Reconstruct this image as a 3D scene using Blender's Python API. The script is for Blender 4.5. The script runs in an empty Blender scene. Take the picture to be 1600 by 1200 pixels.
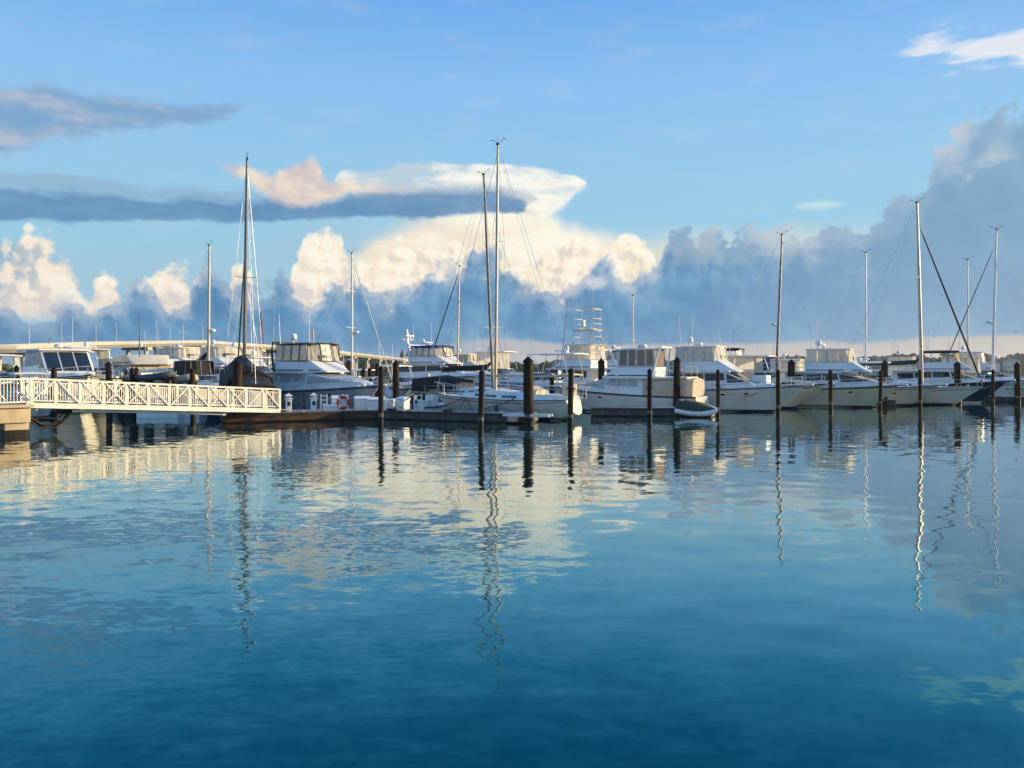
import bpy, bmesh, math, random
from math import radians as R, sin, cos, pi, atan, atan2, sqrt
from mathutils import Vector, Matrix, noise as mnoise
F = 1244.0; CAMH = 3.0; HOR = 578.0
scene = bpy.context.scene
def lin(r, g, b, k=1.0):
    f = lambda c: (c/255/12.92 if c/255 <= .04045 else ((c/255+.055)/1.055)**2.4)*k
    return (f(r), f(g), f(b), 1.0)

# ------------------------------------------------------------------ node helper
class NT:
    def __init__(s, nt): s.nt = nt; s.x = 0
    def new(s, t, **kw):
        n = s.nt.nodes.new(t); s.x += 40; n.location = (s.x, 0)
        for k, v in kw.items(): setattr(n, k, v)
        return n
    def put(s, sock, v):
        if v is None: return
        if isinstance(v, bpy.types.NodeSocket): s.nt.links.new(v, sock)
        else: sock.default_value = v
    def m(s, op, a, b=None, c=None, clamp=False):
        n = s.new('ShaderNodeMath', operation=op, use_clamp=clamp)
        s.put(n.inputs[0], a); s.put(n.inputs[1], b); s.put(n.inputs[2], c)
        return n.outputs[0]
    def vm(s, op, a, b=None):
        n = s.new('ShaderNodeVectorMath', operation=op)
        s.put(n.inputs[0], a); s.put(n.inputs[1], b)
        return n.outputs[0]
    def comb(s, x, y, z):
        n = s.new('ShaderNodeCombineXYZ')
        for i, v in enumerate((x, y, z)): s.put(n.inputs[i], v)
        return n.outputs[0]
    def mr(s, v, a, b, c=0.0, d=1.0, interp='SMOOTHSTEP'):
        n = s.new('ShaderNodeMapRange', interpolation_type=interp)
        for i, q in enumerate((v, a, b, c, d)): s.put(n.inputs[i], q)
        return n.outputs[0]
    def mix(s, f, a, b, mode='MIX'):
        n = s.new('ShaderNodeMix', data_type='RGBA', blend_type=mode)
        s.put(n.inputs[0], f); s.put(n.inputs[6], a); s.put(n.inputs[7], b)
        return n.outputs[2]
    def noise(s, vec, scale, detail=4, rough=.5, lac=2.0, dist=0.0, color=False, typ='FBM', dim='2D'):
        n = s.new('ShaderNodeTexNoise', noise_type=typ, noise_dimensions=dim)
        s.put(n.inputs['Vector'], vec); s.put(n.inputs['Scale'], scale); s.put(n.inputs['Detail'], detail)
        s.put(n.inputs['Roughness'], rough); s.put(n.inputs['Lacunarity'], lac); s.put(n.inputs['Distortion'], dist)
        return n.outputs[1 if color else 0]
    def vor(s, vec, scale, detail=3, rough=.5, smooth=.6):
        n = s.new('ShaderNodeTexVoronoi', feature='SMOOTH_F1', normalize=False, voronoi_dimensions='2D')
        s.put(n.inputs['Vector'], vec); s.put(n.inputs['Scale'], scale)
        s.put(n.inputs['Detail'], detail); s.put(n.inputs['Roughness'], rough); s.put(n.inputs['Smoothness'], smooth)
        return n.outputs['Distance']
    def ramp(s, f, stops):
        n = s.new('ShaderNodeValToRGB'); cr = n.color_ramp
        while len(cr.elements) < len(stops): cr.elements.new(.5)
        for e, (p, c) in zip(cr.elements, stops): e.position = p; e.color = c
        s.put(n.inputs[0], f); return n.outputs[0]
    def curve(s, f, pts):
        n = s.new('ShaderNodeFloatCurve'); c = n.mapping.curves[0]
        while len(c.points) < len(pts): c.points.new(.5, .5)
        for p, (x, y) in zip(c.points, pts): p.location = (x, y); p.handle_type = 'AUTO_CLAMPED'
        n.mapping.update(); s.put(n.inputs['Value'], f); return n.outputs[0]

# ------------------------------------------------------------------ world: sky and clouds by direction
SUN_EL = R(13)
SUN_BEAR = R(75)    # clockwise from +Y (view direction)
def build_world():
    w = bpy.data.worlds.new('World'); scene.world = w; w.use_nodes = True
    w.cycles.sampling_method = 'MANUAL'; w.cycles.sample_map_resolution = 256
    nt = w.node_tree; nt.nodes.clear(); N = NT(nt)
    K = 10.0
    def C(r, g, b): return lin(r, g, b, K)
    d = N.new('ShaderNodeTexCoord').outputs['Generated']
    sep = N.new('ShaderNodeSeparateXYZ'); N.put(sep.inputs[0], d)
    x, y, z = sep.outputs
    az = N.m('ARCTAN2', x, y); el = N.m('ARCSINE', N.m('MAXIMUM', z, 0.0))
    af = N.m('DIVIDE', N.m('ADD', az, 0.9), 1.8)
    P = N.comb(az, el, 0.0)
    def bear(px, py):
        a = atan((px-800)/F); return a, atan((HOR-py)/F*cos(a))
    def cv(pts):
        q = []
        for px, py in pts:
            a, e = bear(px, py); q.append(((a+.9)/1.8, min(max(e/.5, 0.0), 1.0)))
        q = [(0.0, q[0][1])] + q + [(1.0, q[-1][1])]
        return N.m('MULTIPLY', N.curve(af, q), .5)
    px = 1/F
    # --- clear sky
    sky = N.new('ShaderNodeTexSky', sky_type='NISHITA', sun_disc=False, sun_elevation=SUN_EL, sun_rotation=SUN_BEAR)
    sky.air_density = 1.0; sky.dust_density = .6; sky.ozone_density = 2.0; sky.altitude = 0
    grad = N.ramp(N.m('DIVIDE', el, .5), [(0, lin(140, 202, 226)), (.22, lin(152, 210, 234)), (.45, lin(154, 208, 240)), (.68, lin(142, 198, 250)), (.86, lin(116, 180, 246)), (1, lin(98, 166, 240))])
    gk = N.vm('MULTIPLY', grad, (K, K, K))
    base = N.mix(.88, sky.outputs[0], gk)
    # warped coordinates for streaks and puffs
    wn = N.noise(P, 9, 5, .55, color=True)
    Pw = N.vm('ADD', P, N.vm('MULTIPLY', N.vm('SUBTRACT', wn, (.5, .5, .5)), (.03, .02, 0)))
    nf = N.m('SUBTRACT', N.noise(Pw, 28, 7, .55), .5)            # fine ragged
    nb = N.m('SUBTRACT', N.noise(P, 7, 4, .5), .5)               # broad
    st = N.comb(az, N.m('MULTIPLY', el, 4.0), 3.0)
    ns = N.m('SUBTRACT', N.noise(st, 11, 6, .55), .5)            # streaky
    def puffs(off):
        q = N.vm('ADD', Pw, off)
        q1 = N.vor(q, 34, 2.0, .55, .5); q2 = N.noise(q, 70, 5, .65)
        return N.m('SUBTRACT', N.m('SUBTRACT', .95, q1), N.m('MULTIPLY', N.m('SUBTRACT', q2, .5), -.5))
    pf = puffs((0, 0, 0)); pf2 = puffs((.008, .006, 0))
    lit = N.m('ADD', .5, N.m('MULTIPLY', N.m('SUBTRACT', pf, pf2), 1.5), clamp=True)
    pfs = N.m('SUBTRACT', pf, .20)
    def noise_px(sock, amp): return N.m('MULTIPLY', sock, amp*px)
    def layer(base, top, bot, col, st_, sb_, nt_=None, nb_=None, dens=1.0):
        T = cv(top); B = cv(bot)
        if nt_ is not None: T = N.m('ADD', T, nt_)
        if nb_ is not None: B = N.m('ADD', B, nb_)
        a = N.m('MULTIPLY', N.mr(N.m('SUBTRACT', T, el), 0.0, N.m('MULTIPLY', st_, px) if isinstance(st_, bpy.types.NodeSocket) else st_*px), N.mr(N.m('SUBTRACT', el, B), 0.0, sb_*px))
        if dens != 1.0: a = N.m('MULTIPLY', a, dens)
        return N.mix(a, base, col), a, T, B
    c = base
    # thin veils high up
    c = N.mix(N.m('MULTIPLY', N.mr(ns, -.02, .35), .22), c, C(190, 205, 225))
    # wisp, upper right
    wc = C(240, 240, 240)
    c, *_ = layer(c, [(1350, 140), (1390, 96), (1400, 84), (1440, 58), (1530, 40), (1600, 30), (1800, 30)],
                  [(1350, 70), (1400, 98), (1480, 104), (1560, 102), (1600, 112), (1800, 130)], wc, 22, 14, noise_px(ns, 70), noise_px(ns, -60), .8)
    c, *_ = layer(c, [(1180, 370), (1235, 318), (1260, 308), (1310, 308), (1340, 325), (1380, 370)],
                  [(1180, 300), (1240, 330), (1290, 334), (1330, 325), (1380, 300)], C(200, 228, 236), 14, 14, noise_px(ns, 30), noise_px(ns, -20), .8)
    # pale glow low over the horizon
    c = N.mix(N.mr(el, .20, .02, 0, .75), c, C(165, 203, 222))
    # broad cream haze below the anvil
    c, *_ = layer(c, [(-300, 400), (0, 372), (200, 366), (360, 352), (450, 335), (560, 325), (700, 320), (900, 330), (1000, 345), (1060, 332), (1180, 350), (1450, 330), (1500, 420)],
                  [(-300, 560), (700, 560), (1200, 440), (1500, 440)], N.mix(N.mr(az, -.25, 0.0), C(160, 198, 218), C(236, 228, 204)), 60, 40, noise_px(nb, 50), None, .72)
    # anvil
    lit_a = N.mr(N.m('ADD', N.m('ADD', N.m('MULTIPLY', ns, 1.3), N.m('MULTIPLY', nf, .5)), N.mr(az, -.2, .09, -.12, .22)), -.2, .3)
    anv = N.mix(lit_a, C(186, 208, 222), C(255, 251, 240))
    c, *_ = layer(c, [(505, 300), (535, 264), (600, 260), (640, 250), (740, 254), (840, 258), (880, 266), (918, 280), (930, 300)],
                  [(505, 292), (560, 322), (650, 356), (800, 376), (840, 358), (876, 334), (900, 310), (918, 294), (930, 288)], anv, 7, 16, N.m('ADD', noise_px(ns, 14), noise_px(nf, 8)), N.m('ADD', noise_px(nf, 22), noise_px(ns, 30)), .97)
    c, *_ = layer(c, [(430, 460), (520, 400), (580, 365), (640, 334), (720, 318), (800, 308), (850, 316), (890, 336), (960, 362), (1060, 420)],
                  [(430, 460), (1060, 470)], N.mix(lit_a, C(244, 232, 208), C(255, 250, 230)), 38, 44, noise_px(nf, 34), noise_px(nf, 40), .96)
    # faint grey underside of the anvil
    c, *_ = layer(c, [(470, 300), (560, 296), (640, 286), (760, 285), (830, 295), (850, 312)],
                  [(470, 335), (800, 335), (850, 318)], C(140, 166, 192), 12, 10, noise_px(ns, 34), None, .5)
    # dark stratus band
    bandc = N.mix(N.mr(ns, -.3, .3), C(88, 138, 182), C(112, 156, 194))
    c, *_ = layer(c, [(-300, 290), (0, 286), (90, 289), (200, 296), (320, 302), (420, 300), (500, 306), (560, 298), (650, 292), (760, 292), (812, 304), (840, 326)],
                  [(-300, 350), (0, 349), (120, 351), (300, 353), (430, 349), (520, 348), (560, 344), (660, 344), (740, 340), (812, 335), (840, 322)], bandc, 16, 8, N.m('ADD', noise_px(ns, 34), noise_px(nf, 16)), noise_px(N.m('ADD', ns, nf), 14), .93)
    # pinkish cloud
    pk = N.mix(N.mr(N.m('ADD', nb, nf), -.25, .3), C(206, 194, 194), C(244, 224, 204))
    c, *_ = layer(c, [(315, 275), (335, 245), (380, 248), (410, 268), (432, 262), (455, 248), (490, 240), (500, 262), (520, 276), (580, 280), (660, 284), (740, 296)],
                  [(315, 250), (350, 268), (385, 296), (430, 320), (470, 334), (510, 326), (560, 312), (660, 304), (740, 298)], pk, 16, 20, noise_px(nf, 30), noise_px(nf, 30), .93)
    # upper left cloud
    ul = N.mix(N.mr(N.m('ADD', N.m('MULTIPLY', ns, 1.1), N.m('MULTIPLY', nf, .35)), -.15, .4), C(122, 164, 202), C(188, 192, 208))
    c, *_ = layer(c, [(-300, 120), (0, 128), (100, 126), (140, 138), (190, 144), (260, 150), (330, 152), (395, 158), (420, 180)],
                  [(-300, 240), (0, 254), (40, 244), (120, 228), (200, 214), (300, 208), (350, 196), (420, 175)], ul, 18, 22, noise_px(N.m('ADD', nf, ns), 20), noise_px(N.m('ADD', nf, ns), 26), .88)
    # bright cumulus row
    q = N.m('ADD', N.m('MULTIPLY', lit, .55), N.m('MULTIPLY', N.m('ADD', nb, .5), .75), clamp=True)
    cum = N.ramp(q, [(0.05, C(176, 194, 208)), (.34, C(224, 216, 208)), (.56, C(252, 236, 212)), (.85, C(255, 248, 232))])
    cum = N.mix(N.mr(N.m('SUBTRACT', cv([(-300, 400), (1600, 400)]), el), -10*px, 90*px, 0, .45), cum, C(206, 196, 196))
    c, a5, T5, _ = layer(c, [(-300, 420), (-20, 420), (20, 392), (48, 354), (75, 380), (112, 420), (130, 450), (150, 432), (165, 424), (185, 436), (200, 490), (224, 430), (262, 404), (290, 420), (314, 490), (355, 450), (380, 408), (396, 430), (420, 490),
                  (448, 440), (470, 380), (496, 356), (530, 358), (542, 380), (552, 440), (562, 400), (590, 392), (640, 372), (690, 378), (730, 372), (790, 390), (812, 400), (846, 390), (880, 372), (925, 362), (945, 380), (965, 360), (984, 350), (1008, 372), (1024, 384), (1030, 420), (1040, 500)],
                  [(-300, 500), (1100, 500)], cum, 18, 20, noise_px(pfs, 28), None, .94)
    # grey-blue cumulus bank in front
    bt = [(-300, 420), (0, 470), (60, 480), (110, 462), (135, 478), (170, 462), (205, 450), (222, 428), (250, 452), (285, 470), (320, 408), (345, 425), (372, 442), (410, 440), (440, 425), (470, 448), (492, 470), (508, 445), (530, 428), (552, 425), (575, 448), (600, 456), (630, 436), (668, 420), (690, 408), (712, 410), (735, 384), (760, 380), (790, 408), (808, 424), (835, 432), (870, 446), (905, 430), (925, 412), (948, 398), (968, 420), (1000, 418),
          (1024, 410), (1040, 368), (1068, 352), (1100, 358), (1130, 350), (1180, 352), (1225, 362), (1262, 362), (1290, 344), (1320, 340), (1362, 342), (1368, 320), (1410, 300), (1440, 282), (1452, 252), (1470, 228), (1490, 208), (1515, 184), (1545, 162), (1580, 166), (1700, 140), (2000, 120)]
    nm = N.m('SUBTRACT', N.noise(Pw, 15, 5, .6), .5)
    dk = N.m('ADD', N.m('MULTIPLY', N.m('SUBTRACT', lit, .5), .20), N.m('ADD', N.m('ADD', N.m('MULTIPLY', nb, .9), N.m('MULTIPLY', nm, .75)), .38), clamp=True)
    bank = N.ramp(dk, [(0.05, C(66, 126, 174)), (.4, C(80, 142, 188)), (.7, C(110, 162, 200)), (1.0, C(158, 188, 210))])
    bank = N.mix(N.mr(az, .05, .55, 0, .62), bank, C(146, 178, 204))
    Tb = cv(bt)
    rim = N.mix(N.mr(nm, -.15, .2), C(146, 174, 202), C(206, 208, 214))
    c, *_ = layer(c, bt, [(-300, 575), (1600, 575)], N.mix(N.mr(N.m('SUBTRACT', Tb, el), -4*px, 60*px, .15, .85), rim, bank), 16, 4, N.m('ADD', noise_px(pfs, 40), N.m('MULTIPLY', nm, N.mr(az, .1, .22, 18*px, 30*px))), -.03, .86)
    low = [(x_, y_+(14 if x_ < 1050 else 34)) for x_, y_ in bt]
    c, *_ = layer(c, low, [(-300, 575), (1600, 575)], bank, 44, 4, N.m('ADD', noise_px(N.m('SUBTRACT', pf2, .2), 44), noise_px(nb, 40)), -.03, .92)
    # hazy bright billows on the far left
    c, *_ = layer(c, [(-300, 380), (0, 372), (60, 372), (110, 396), (140, 440), (170, 480), (200, 520)],
                  [(-300, 520), (0, 500), (100, 482), (150, 470), (200, 440)], N.mix(N.mr(N.m('ADD', nm, N.m('MULTIPLY', N.m('SUBTRACT', lit, .5), .6)), -.3, .3), C(150, 176, 198), C(246, 228, 206)), 20, 60, noise_px(pfs, 40), noise_px(nm, 40), .72)
    # sunlit hollow in the big right cloud
    c, *_ = layer(c, [(1430, 280), (1480, 250), (1520, 236), (1560, 210), (1600, 225), (1900, 200)],
                  [(1430, 275), (1510, 284), (1560, 268), (1600, 252), (1900, 230)], C(196, 210, 218), 40, 20, noise_px(nf, 40), noise_px(pfs, 26), .7)
    # small lit puffs in front of the bank
    for cx, cy, rx, ry, dn in ((262, 438, 40, 30, .6), (160, 448, 22, 22, .8), (80, 450, 50, 30, .5), (690, 428, 18, 14, .8), (805, 412, 14, 26, .8), (852, 432, 46, 26, .95), (935, 440, 26, 14, .35), (986, 402, 34, 36, .95), (1010, 412, 12, 16, .8), (500, 408, 32, 48, .95), (620, 418, 52, 36, .9)):
        a0, e0 = bear(cx, cy)
        dx = N.m('DIVIDE', N.m('SUBTRACT', az, a0), rx*px*.92); dy = N.m('DIVIDE', N.m('SUBTRACT', el, e0), ry*px*.95)
        r = N.m('SQRT', N.m('ADD', N.m('MULTIPLY', dx, dx), N.m('MULTIPLY', dy, dy)))
        v = N.m('ADD', N.m('SUBTRACT', 1.0, r), N.m('MULTIPLY', pfs, 1.1))
        c = N.mix(N.m('MULTIPLY', N.mr(v, .0, .75), dn), c, cum)
    # warm clear strip under the bank
    wr = N.ramp(N.mr(az, -.7, .7, interp='LINEAR'), [(0, C(120, 156, 188)), (.36, C(112, 156, 194)), (.5, C(186, 184, 186)), (1, C(206, 196, 184))])
    c, *_ = layer(c, [(-300, 520), (0, 515), (300, 528), (560, 540), (640, 538), (760, 528), (1000, 533), (1200, 531), (1400, 528), (1500, 522), (1600, 516), (1900, 500)],
                  [(-300, 1200), (1900, 1200)], wr, N.mr(az, -.3, -.05, 60, 10), 2, noise_px(nb, 22), -.03, .92)
    # away from the view: even broken cloud, bright round the low sun
    bg = N.new('ShaderNodeBackground'); N.put(bg.inputs[0], c); bg.inputs[1].default_value = .0612
    out = N.new('ShaderNodeOutputWorld'); nt.links.new(bg.outputs[0], out.inputs[0])
build_world()
# ------------------------------------------------------------------ materials
def mat(name):
    m = bpy.data.materials.new(name); m.use_nodes = True
    N = NT(m.node_tree); b = m.node_tree.nodes['Principled BSDF']; return m, N, b
def water_mat():
    m, N, b = mat('sea_water')
    g = N.new('ShaderNodeNewGeometry').outputs['Position']
    def nz(scale, amp, detail=2, rough=.5, sx=1.0):
        v = N.vm('MULTIPLY', g, (sx, 1, 1)) if sx != 1 else g
        c = N.noise(v, scale, detail, rough, color=True)
        return N.vm('MULTIPLY', N.vm('SUBTRACT', c, (.5, .5, .5)), (amp, amp, 0))
    patch = N.mr(N.noise(N.vm('MULTIPLY', g, (.5, 1, 1)), .09, 3, .5), .36, .62, .35, 1.3)
    s = N.vm('ADD', nz(1.5, .046, 1, .4, .6), nz(.35, .014, 1))
    fine = N.vm('MULTIPLY', N.vm('ADD', nz(4.6, .054, 3, .55, .5), nz(13.0, .030, 1, .5, .45)), N.comb(patch, patch, 0.0))
    s = N.vm('ADD', s, fine)
    n = N.vm('NORMALIZE', N.vm('ADD', s, (0, 0, 1)))
    m.node_tree.nodes.remove(b)
    lw = N.new('ShaderNodeLayerWeight'); lw.inputs['Blend'].default_value = .5; N.put(lw.inputs['Normal'], n)
    fac = N.m('ADD', .02, N.m('MULTIPLY', .98, N.m('POWER', lw.outputs['Facing'], 2.6)))
    gl = N.new('ShaderNodeBsdfGlossy'); N.put(gl.inputs['Color'], N.ramp(fac, [(.16, (.0, .32, .39, 1)), (.34, (.15, .62, .74, 1)), (.48, (.50, .86, .97, 1)), (.62, (.95, 1, .96, 1))])); gl.inputs['Roughness'].default_value = .03; N.put(gl.inputs['Normal'], n)
    df = N.new('ShaderNodeBsdfDiffuse'); df.inputs['Color'].default_value = (.0, .030, .036, 1)
    mx = N.new('ShaderNodeMixShader'); N.put(mx.inputs[0], fac); N.put(mx.inputs[1], df.outputs[0]); N.put(mx.inputs[2], gl.outputs[0])
    out = [q for q in m.node_tree.nodes if q.type == 'OUTPUT_MATERIAL'][0]; N.put(out.inputs[0], mx.outputs[0])
    return m
def paint(name, c, rough=.35, var=.12, scale=1.5, bump=0, metal=0, streak=False, c2=None, coat=0):
    """a surface of colour c, mottled with c2 (or a darker c) by noise; streak stretches the mottling down"""
    m, N, b = mat(name)
    t = N.new('ShaderNodeTexCoord').outputs['Object']
    v = N.vm('MULTIPLY', t, (1, 1, .18)) if streak else t
    n = N.noise(v, scale, 4, .6, dim='3D')
    c2 = c2 or tuple(k*(1-var*2.2) for k in c)
    N.put(b.inputs['Base Color'], N.mix(N.mr(n, .38, .68), (*c, 1), (*c2, 1)))
    N.put(b.inputs['Roughness'], N.mr(n, .3, .7, rough, min(1, rough+.15)))
    b.inputs['Metallic'].default_value = metal
    if coat: b.inputs['Coat Weight'].default_value = coat
    if bump:
        bn = N.new('ShaderNodeBump'); bn.inputs['Strength'].default_value = .6; bn.inputs['Distance'].default_value = bump
        N.put(bn.inputs['Height'], N.noise(v, scale*4, 3, .6, dim='3D')); N.put(b.inputs['Normal'], bn.outputs[0])
    return m
def planks(name, c, c2, width=.14, axis=0, rough=.75):
    m, N, b = mat(name)
    t = N.new('ShaderNodeTexCoord').outputs['Object']
    sp = N.new('ShaderNodeSeparateXYZ'); N.put(sp.inputs[0], t)
    u = N.m('DIVIDE', sp.outputs[axis], width)
    fr = N.m('FRACT', u); gap = N.mr(N.m('ABSOLUTE', N.m('SUBTRACT', fr, .5)), .44, .49, interp='LINEAR')
    wn = N.new('ShaderNodeTexWhiteNoise', noise_dimensions='1D'); N.put(wn.inputs['W'], N.m('FLOOR', u))
    col = N.mix(N.m('MULTIPLY', N.m('ADD', wn.outputs[0], N.noise(t, 3, 4, .6, dim='3D')), .5), (*c, 1), (*c2, 1))
    N.put(b.inputs['Base Color'], N.mix(gap, col, (.02, .018, .015, 1))); b.inputs['Roughness'].default_value = rough
    return m
def thin(m, N, b, c, k):
    t = N.new('ShaderNodeBsdfTranslucent'); t.inputs[0].default_value = (*c, 1); mx = N.new('ShaderNodeMixShader'); mx.inputs[0].default_value = k
    out = [n for n in m.node_tree.nodes if n.type == 'OUTPUT_MATERIAL'][0]
    m.node_tree.links.new(b.outputs[0], mx.inputs[1]); m.node_tree.links.new(t.outputs[0], mx.inputs[2]); m.node_tree.links.new(mx.outputs[0], out.inputs[0])
def cloth(name, c, rough, var, scale, bump):
    m = paint(name, c, rough, var, scale, bump); b = m.node_tree.nodes['Principled BSDF']; thin(m, NT(m.node_tree), b, c, .4); return m
def vinyl(name, c, alpha):
    m, N, b = mat(name); b.inputs['Base Color'].default_value = (*c, 1); b.inputs['Roughness'].default_value = .22
    t = N.new('ShaderNodeTexCoord').outputs['Object']
    N.put(b.inputs['Alpha'], N.mr(N.noise(t, 2.5, 3, .6, dim='3D'), .3, .7, alpha-.12, alpha+.12)); 
    bn = N.new('ShaderNodeBump'); bn.inputs['Strength'].default_value = .5; bn.inputs['Distance'].default_value = .03
    N.put(bn.inputs['Height'], N.noise(t, 3, 3, .5, dim='3D')); N.put(b.inputs['Normal'], bn.outputs[0])
    thin(m, N, b, tuple(k*1.0 for k in c), .35)
    return m
M = dict(
    white=paint('white_gelcoat', (.78, .77, .74), .22, .06, .9, coat=.3),
    offwhite=paint('aged_gelcoat', (.70, .67, .60), .35, .10, .8),
    cream=paint('cream_gelcoat', (.66, .60, .47), .35, .08, .8),
    hullwhite=paint('hull_white', (.80, .77, .67), .18, .08, .7, streak=True, coat=.4),
    hullcream=paint('hull_cream', (.68, .61, .43), .2, .08, .7, streak=True, coat=.4),
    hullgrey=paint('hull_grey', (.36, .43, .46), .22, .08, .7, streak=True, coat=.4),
    navy=paint('navy_gelcoat', (.012, .025, .07), .15, .1, .7, coat=.5),
    black=paint('black_trim', (.02, .02, .024), .4, .1),
    boot=paint('antifouling_paint', (.015, .03, .06), .55, .15, 2),
    bootred=paint('red_antifouling', (.14, .03, .02), .6, .15, 2),
    glass=paint('tinted_glass', (.012, .016, .02), .06, .05, coat=.5),
    blindglass=paint('pale_covered_glass', (.42, .47, .48), .3, .1, 1.2),
    steel=paint('stainless_tube', (.72, .70, .66), .22, .05, metal=1),
    alu=paint('aluminium_spar', (.50, .44, .34), .38, .08, 1.2, metal=.35),
    aludark=paint('grey_spar', (.20, .18, .15), .45, .1, 1.2, metal=.2),
    whitespar=paint('white_spar', (.74, .73, .70), .35, .05),
    canvas_cream=cloth('cream_canvas', (.74, .66, .50), .8, .08, 3, .01),
    canvas_white=cloth('white_canvas', (.82, .79, .71), .75, .06, 3, .01),
    canvas_navy=paint('navy_canvas', (.012, .022, .06), .75, .1, 3, .01),
    canvas_black=paint('black_canvas', (.012, .013, .016), .75, .1, 3, .01),
    canvas_green=paint('green_canvas', (.01, .05, .045), .75, .1, 3, .01),
    canvas_blue=cloth('blue_canvas', (.02, .07, .30), .7, .1, 3, .01),
    canvas_teal=cloth('teal_canvas', (.05, .20, .16), .7, .1, 3, .01),
    canvas_grey=paint('olive_canvas', (.045, .06, .035), .8, .1, 3, .01),
    vinyl=vinyl('clear_vinyl_panel', (.88, .84, .74), .52),
    vinyl_tan=vinyl('tan_vinyl_panel', (.40, .33, .26), .72),
    vinyl_smoke=vinyl('smoky_vinyl_panel', (.10, .13, .13), .5),
    teak=planks('teak_deck', (.30, .20, .11), (.20, .14, .09), .06, 1),
    dock=planks('dock_boards', (.36, .33, .28), (.24, .22, .19), .15, 0),
    fascia=planks('weathered_fascia_boards', (.10, .105, .085), (.035, .042, .035), .42, 0),
    rust=paint('rusty_whaler', (.12, .05, .02), .85, .25, 1.3, .02, c2=(.03, .022, .016)),
    darkwood=paint('wet_timber', (.06, .05, .04), .8, .2, 2, .02),
    pile=paint('weathered_pile', (.048, .032, .018), .8, .2, 2.2, .02, streak=True, c2=(.009, .008, .007)),
    pilewet=paint('wet_pile_foot', (.025, .024, .018), .45, .2, 3, .03),
    barnacle=paint('barnacle_crust', (.20, .19, .15), .9, .2, 9, .03, c2=(.05, .05, .04)),
    pilecap=paint('black_pile_cap', (.012, .014, .02), .5, .1),
    railpaint=paint('cream_gangway_paint', (.84, .79, .66), .45, .08, 2.5),
    concrete=paint('pier_concrete', (.46, .37, .24), .85, .12, 1.2, .02),
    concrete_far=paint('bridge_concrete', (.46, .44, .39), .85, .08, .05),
    bridge_cap=paint('bridge_pier_concrete', (.38, .35, .28), .85, .1, .08),  # pier caps: one even tone, a little darker and browner than the deck
    plastic=paint('white_plastic', (.76, .76, .73), .4, .05, 2),
    red=paint('red_ring', (.50, .04, .02), .45, .08, 3),
    orange=paint('orange_paint', (.55, .15, .03), .5, .08, 3),
    rubber=paint('black_rubber', (.015, .015, .015), .6, .1, 3),
    rubbergrey=paint('grey_hypalon', (.07, .085, .09), .6, .1, 2),
    rubberbeige=paint('beige_hypalon', (.48, .42, .32), .6, .1, 2),
    rope=paint('mooring_rope', (.03, .03, .04), .9, .1, 5),
    ropewhite=paint('white_rope', (.55, .52, .46), .9, .1, 5),
    crane=paint('crane_red', (.34, .05, .05), .6, .1, .2),
    wood=paint('varnished_teak', (.22, .10, .04), .4, .1, 3),
)
def foliage(name, a, b_, sc):
    m, N, b = mat(name); t = N.new('ShaderNodeTexCoord').outputs['Object']
    N.put(b.inputs['Base Color'], N.mix(N.mr(N.noise(t, sc, 4, .6, dim='3D'), .35, .65), (*a, 1), (*b_, 1))); b.inputs['Roughness'].default_value = .9
    return m
for k_ in ('pile', 'pilecap', 'pilewet'): M[k_].node_tree.nodes['Principled BSDF'].inputs['Specular IOR Level'].default_value = .12
M['leaf'] = foliage('mangrove_leaf', (.035, .06, .02), (.08, .11, .035), .25)
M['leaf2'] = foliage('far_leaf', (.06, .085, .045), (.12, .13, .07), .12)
M['bark'] = paint('bark', (.14, .10, .07), .9, .15, 2)
M['land'] = foliage('low_land', (.08, .09, .045), (.20, .18, .12), .05)
M['stucco'] = paint('pale_stucco', (.55, .50, .42), .85, .06, .3)
M['roofing'] = paint('grey_roofing', (.20, .18, .17), .85, .1, .3)

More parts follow.
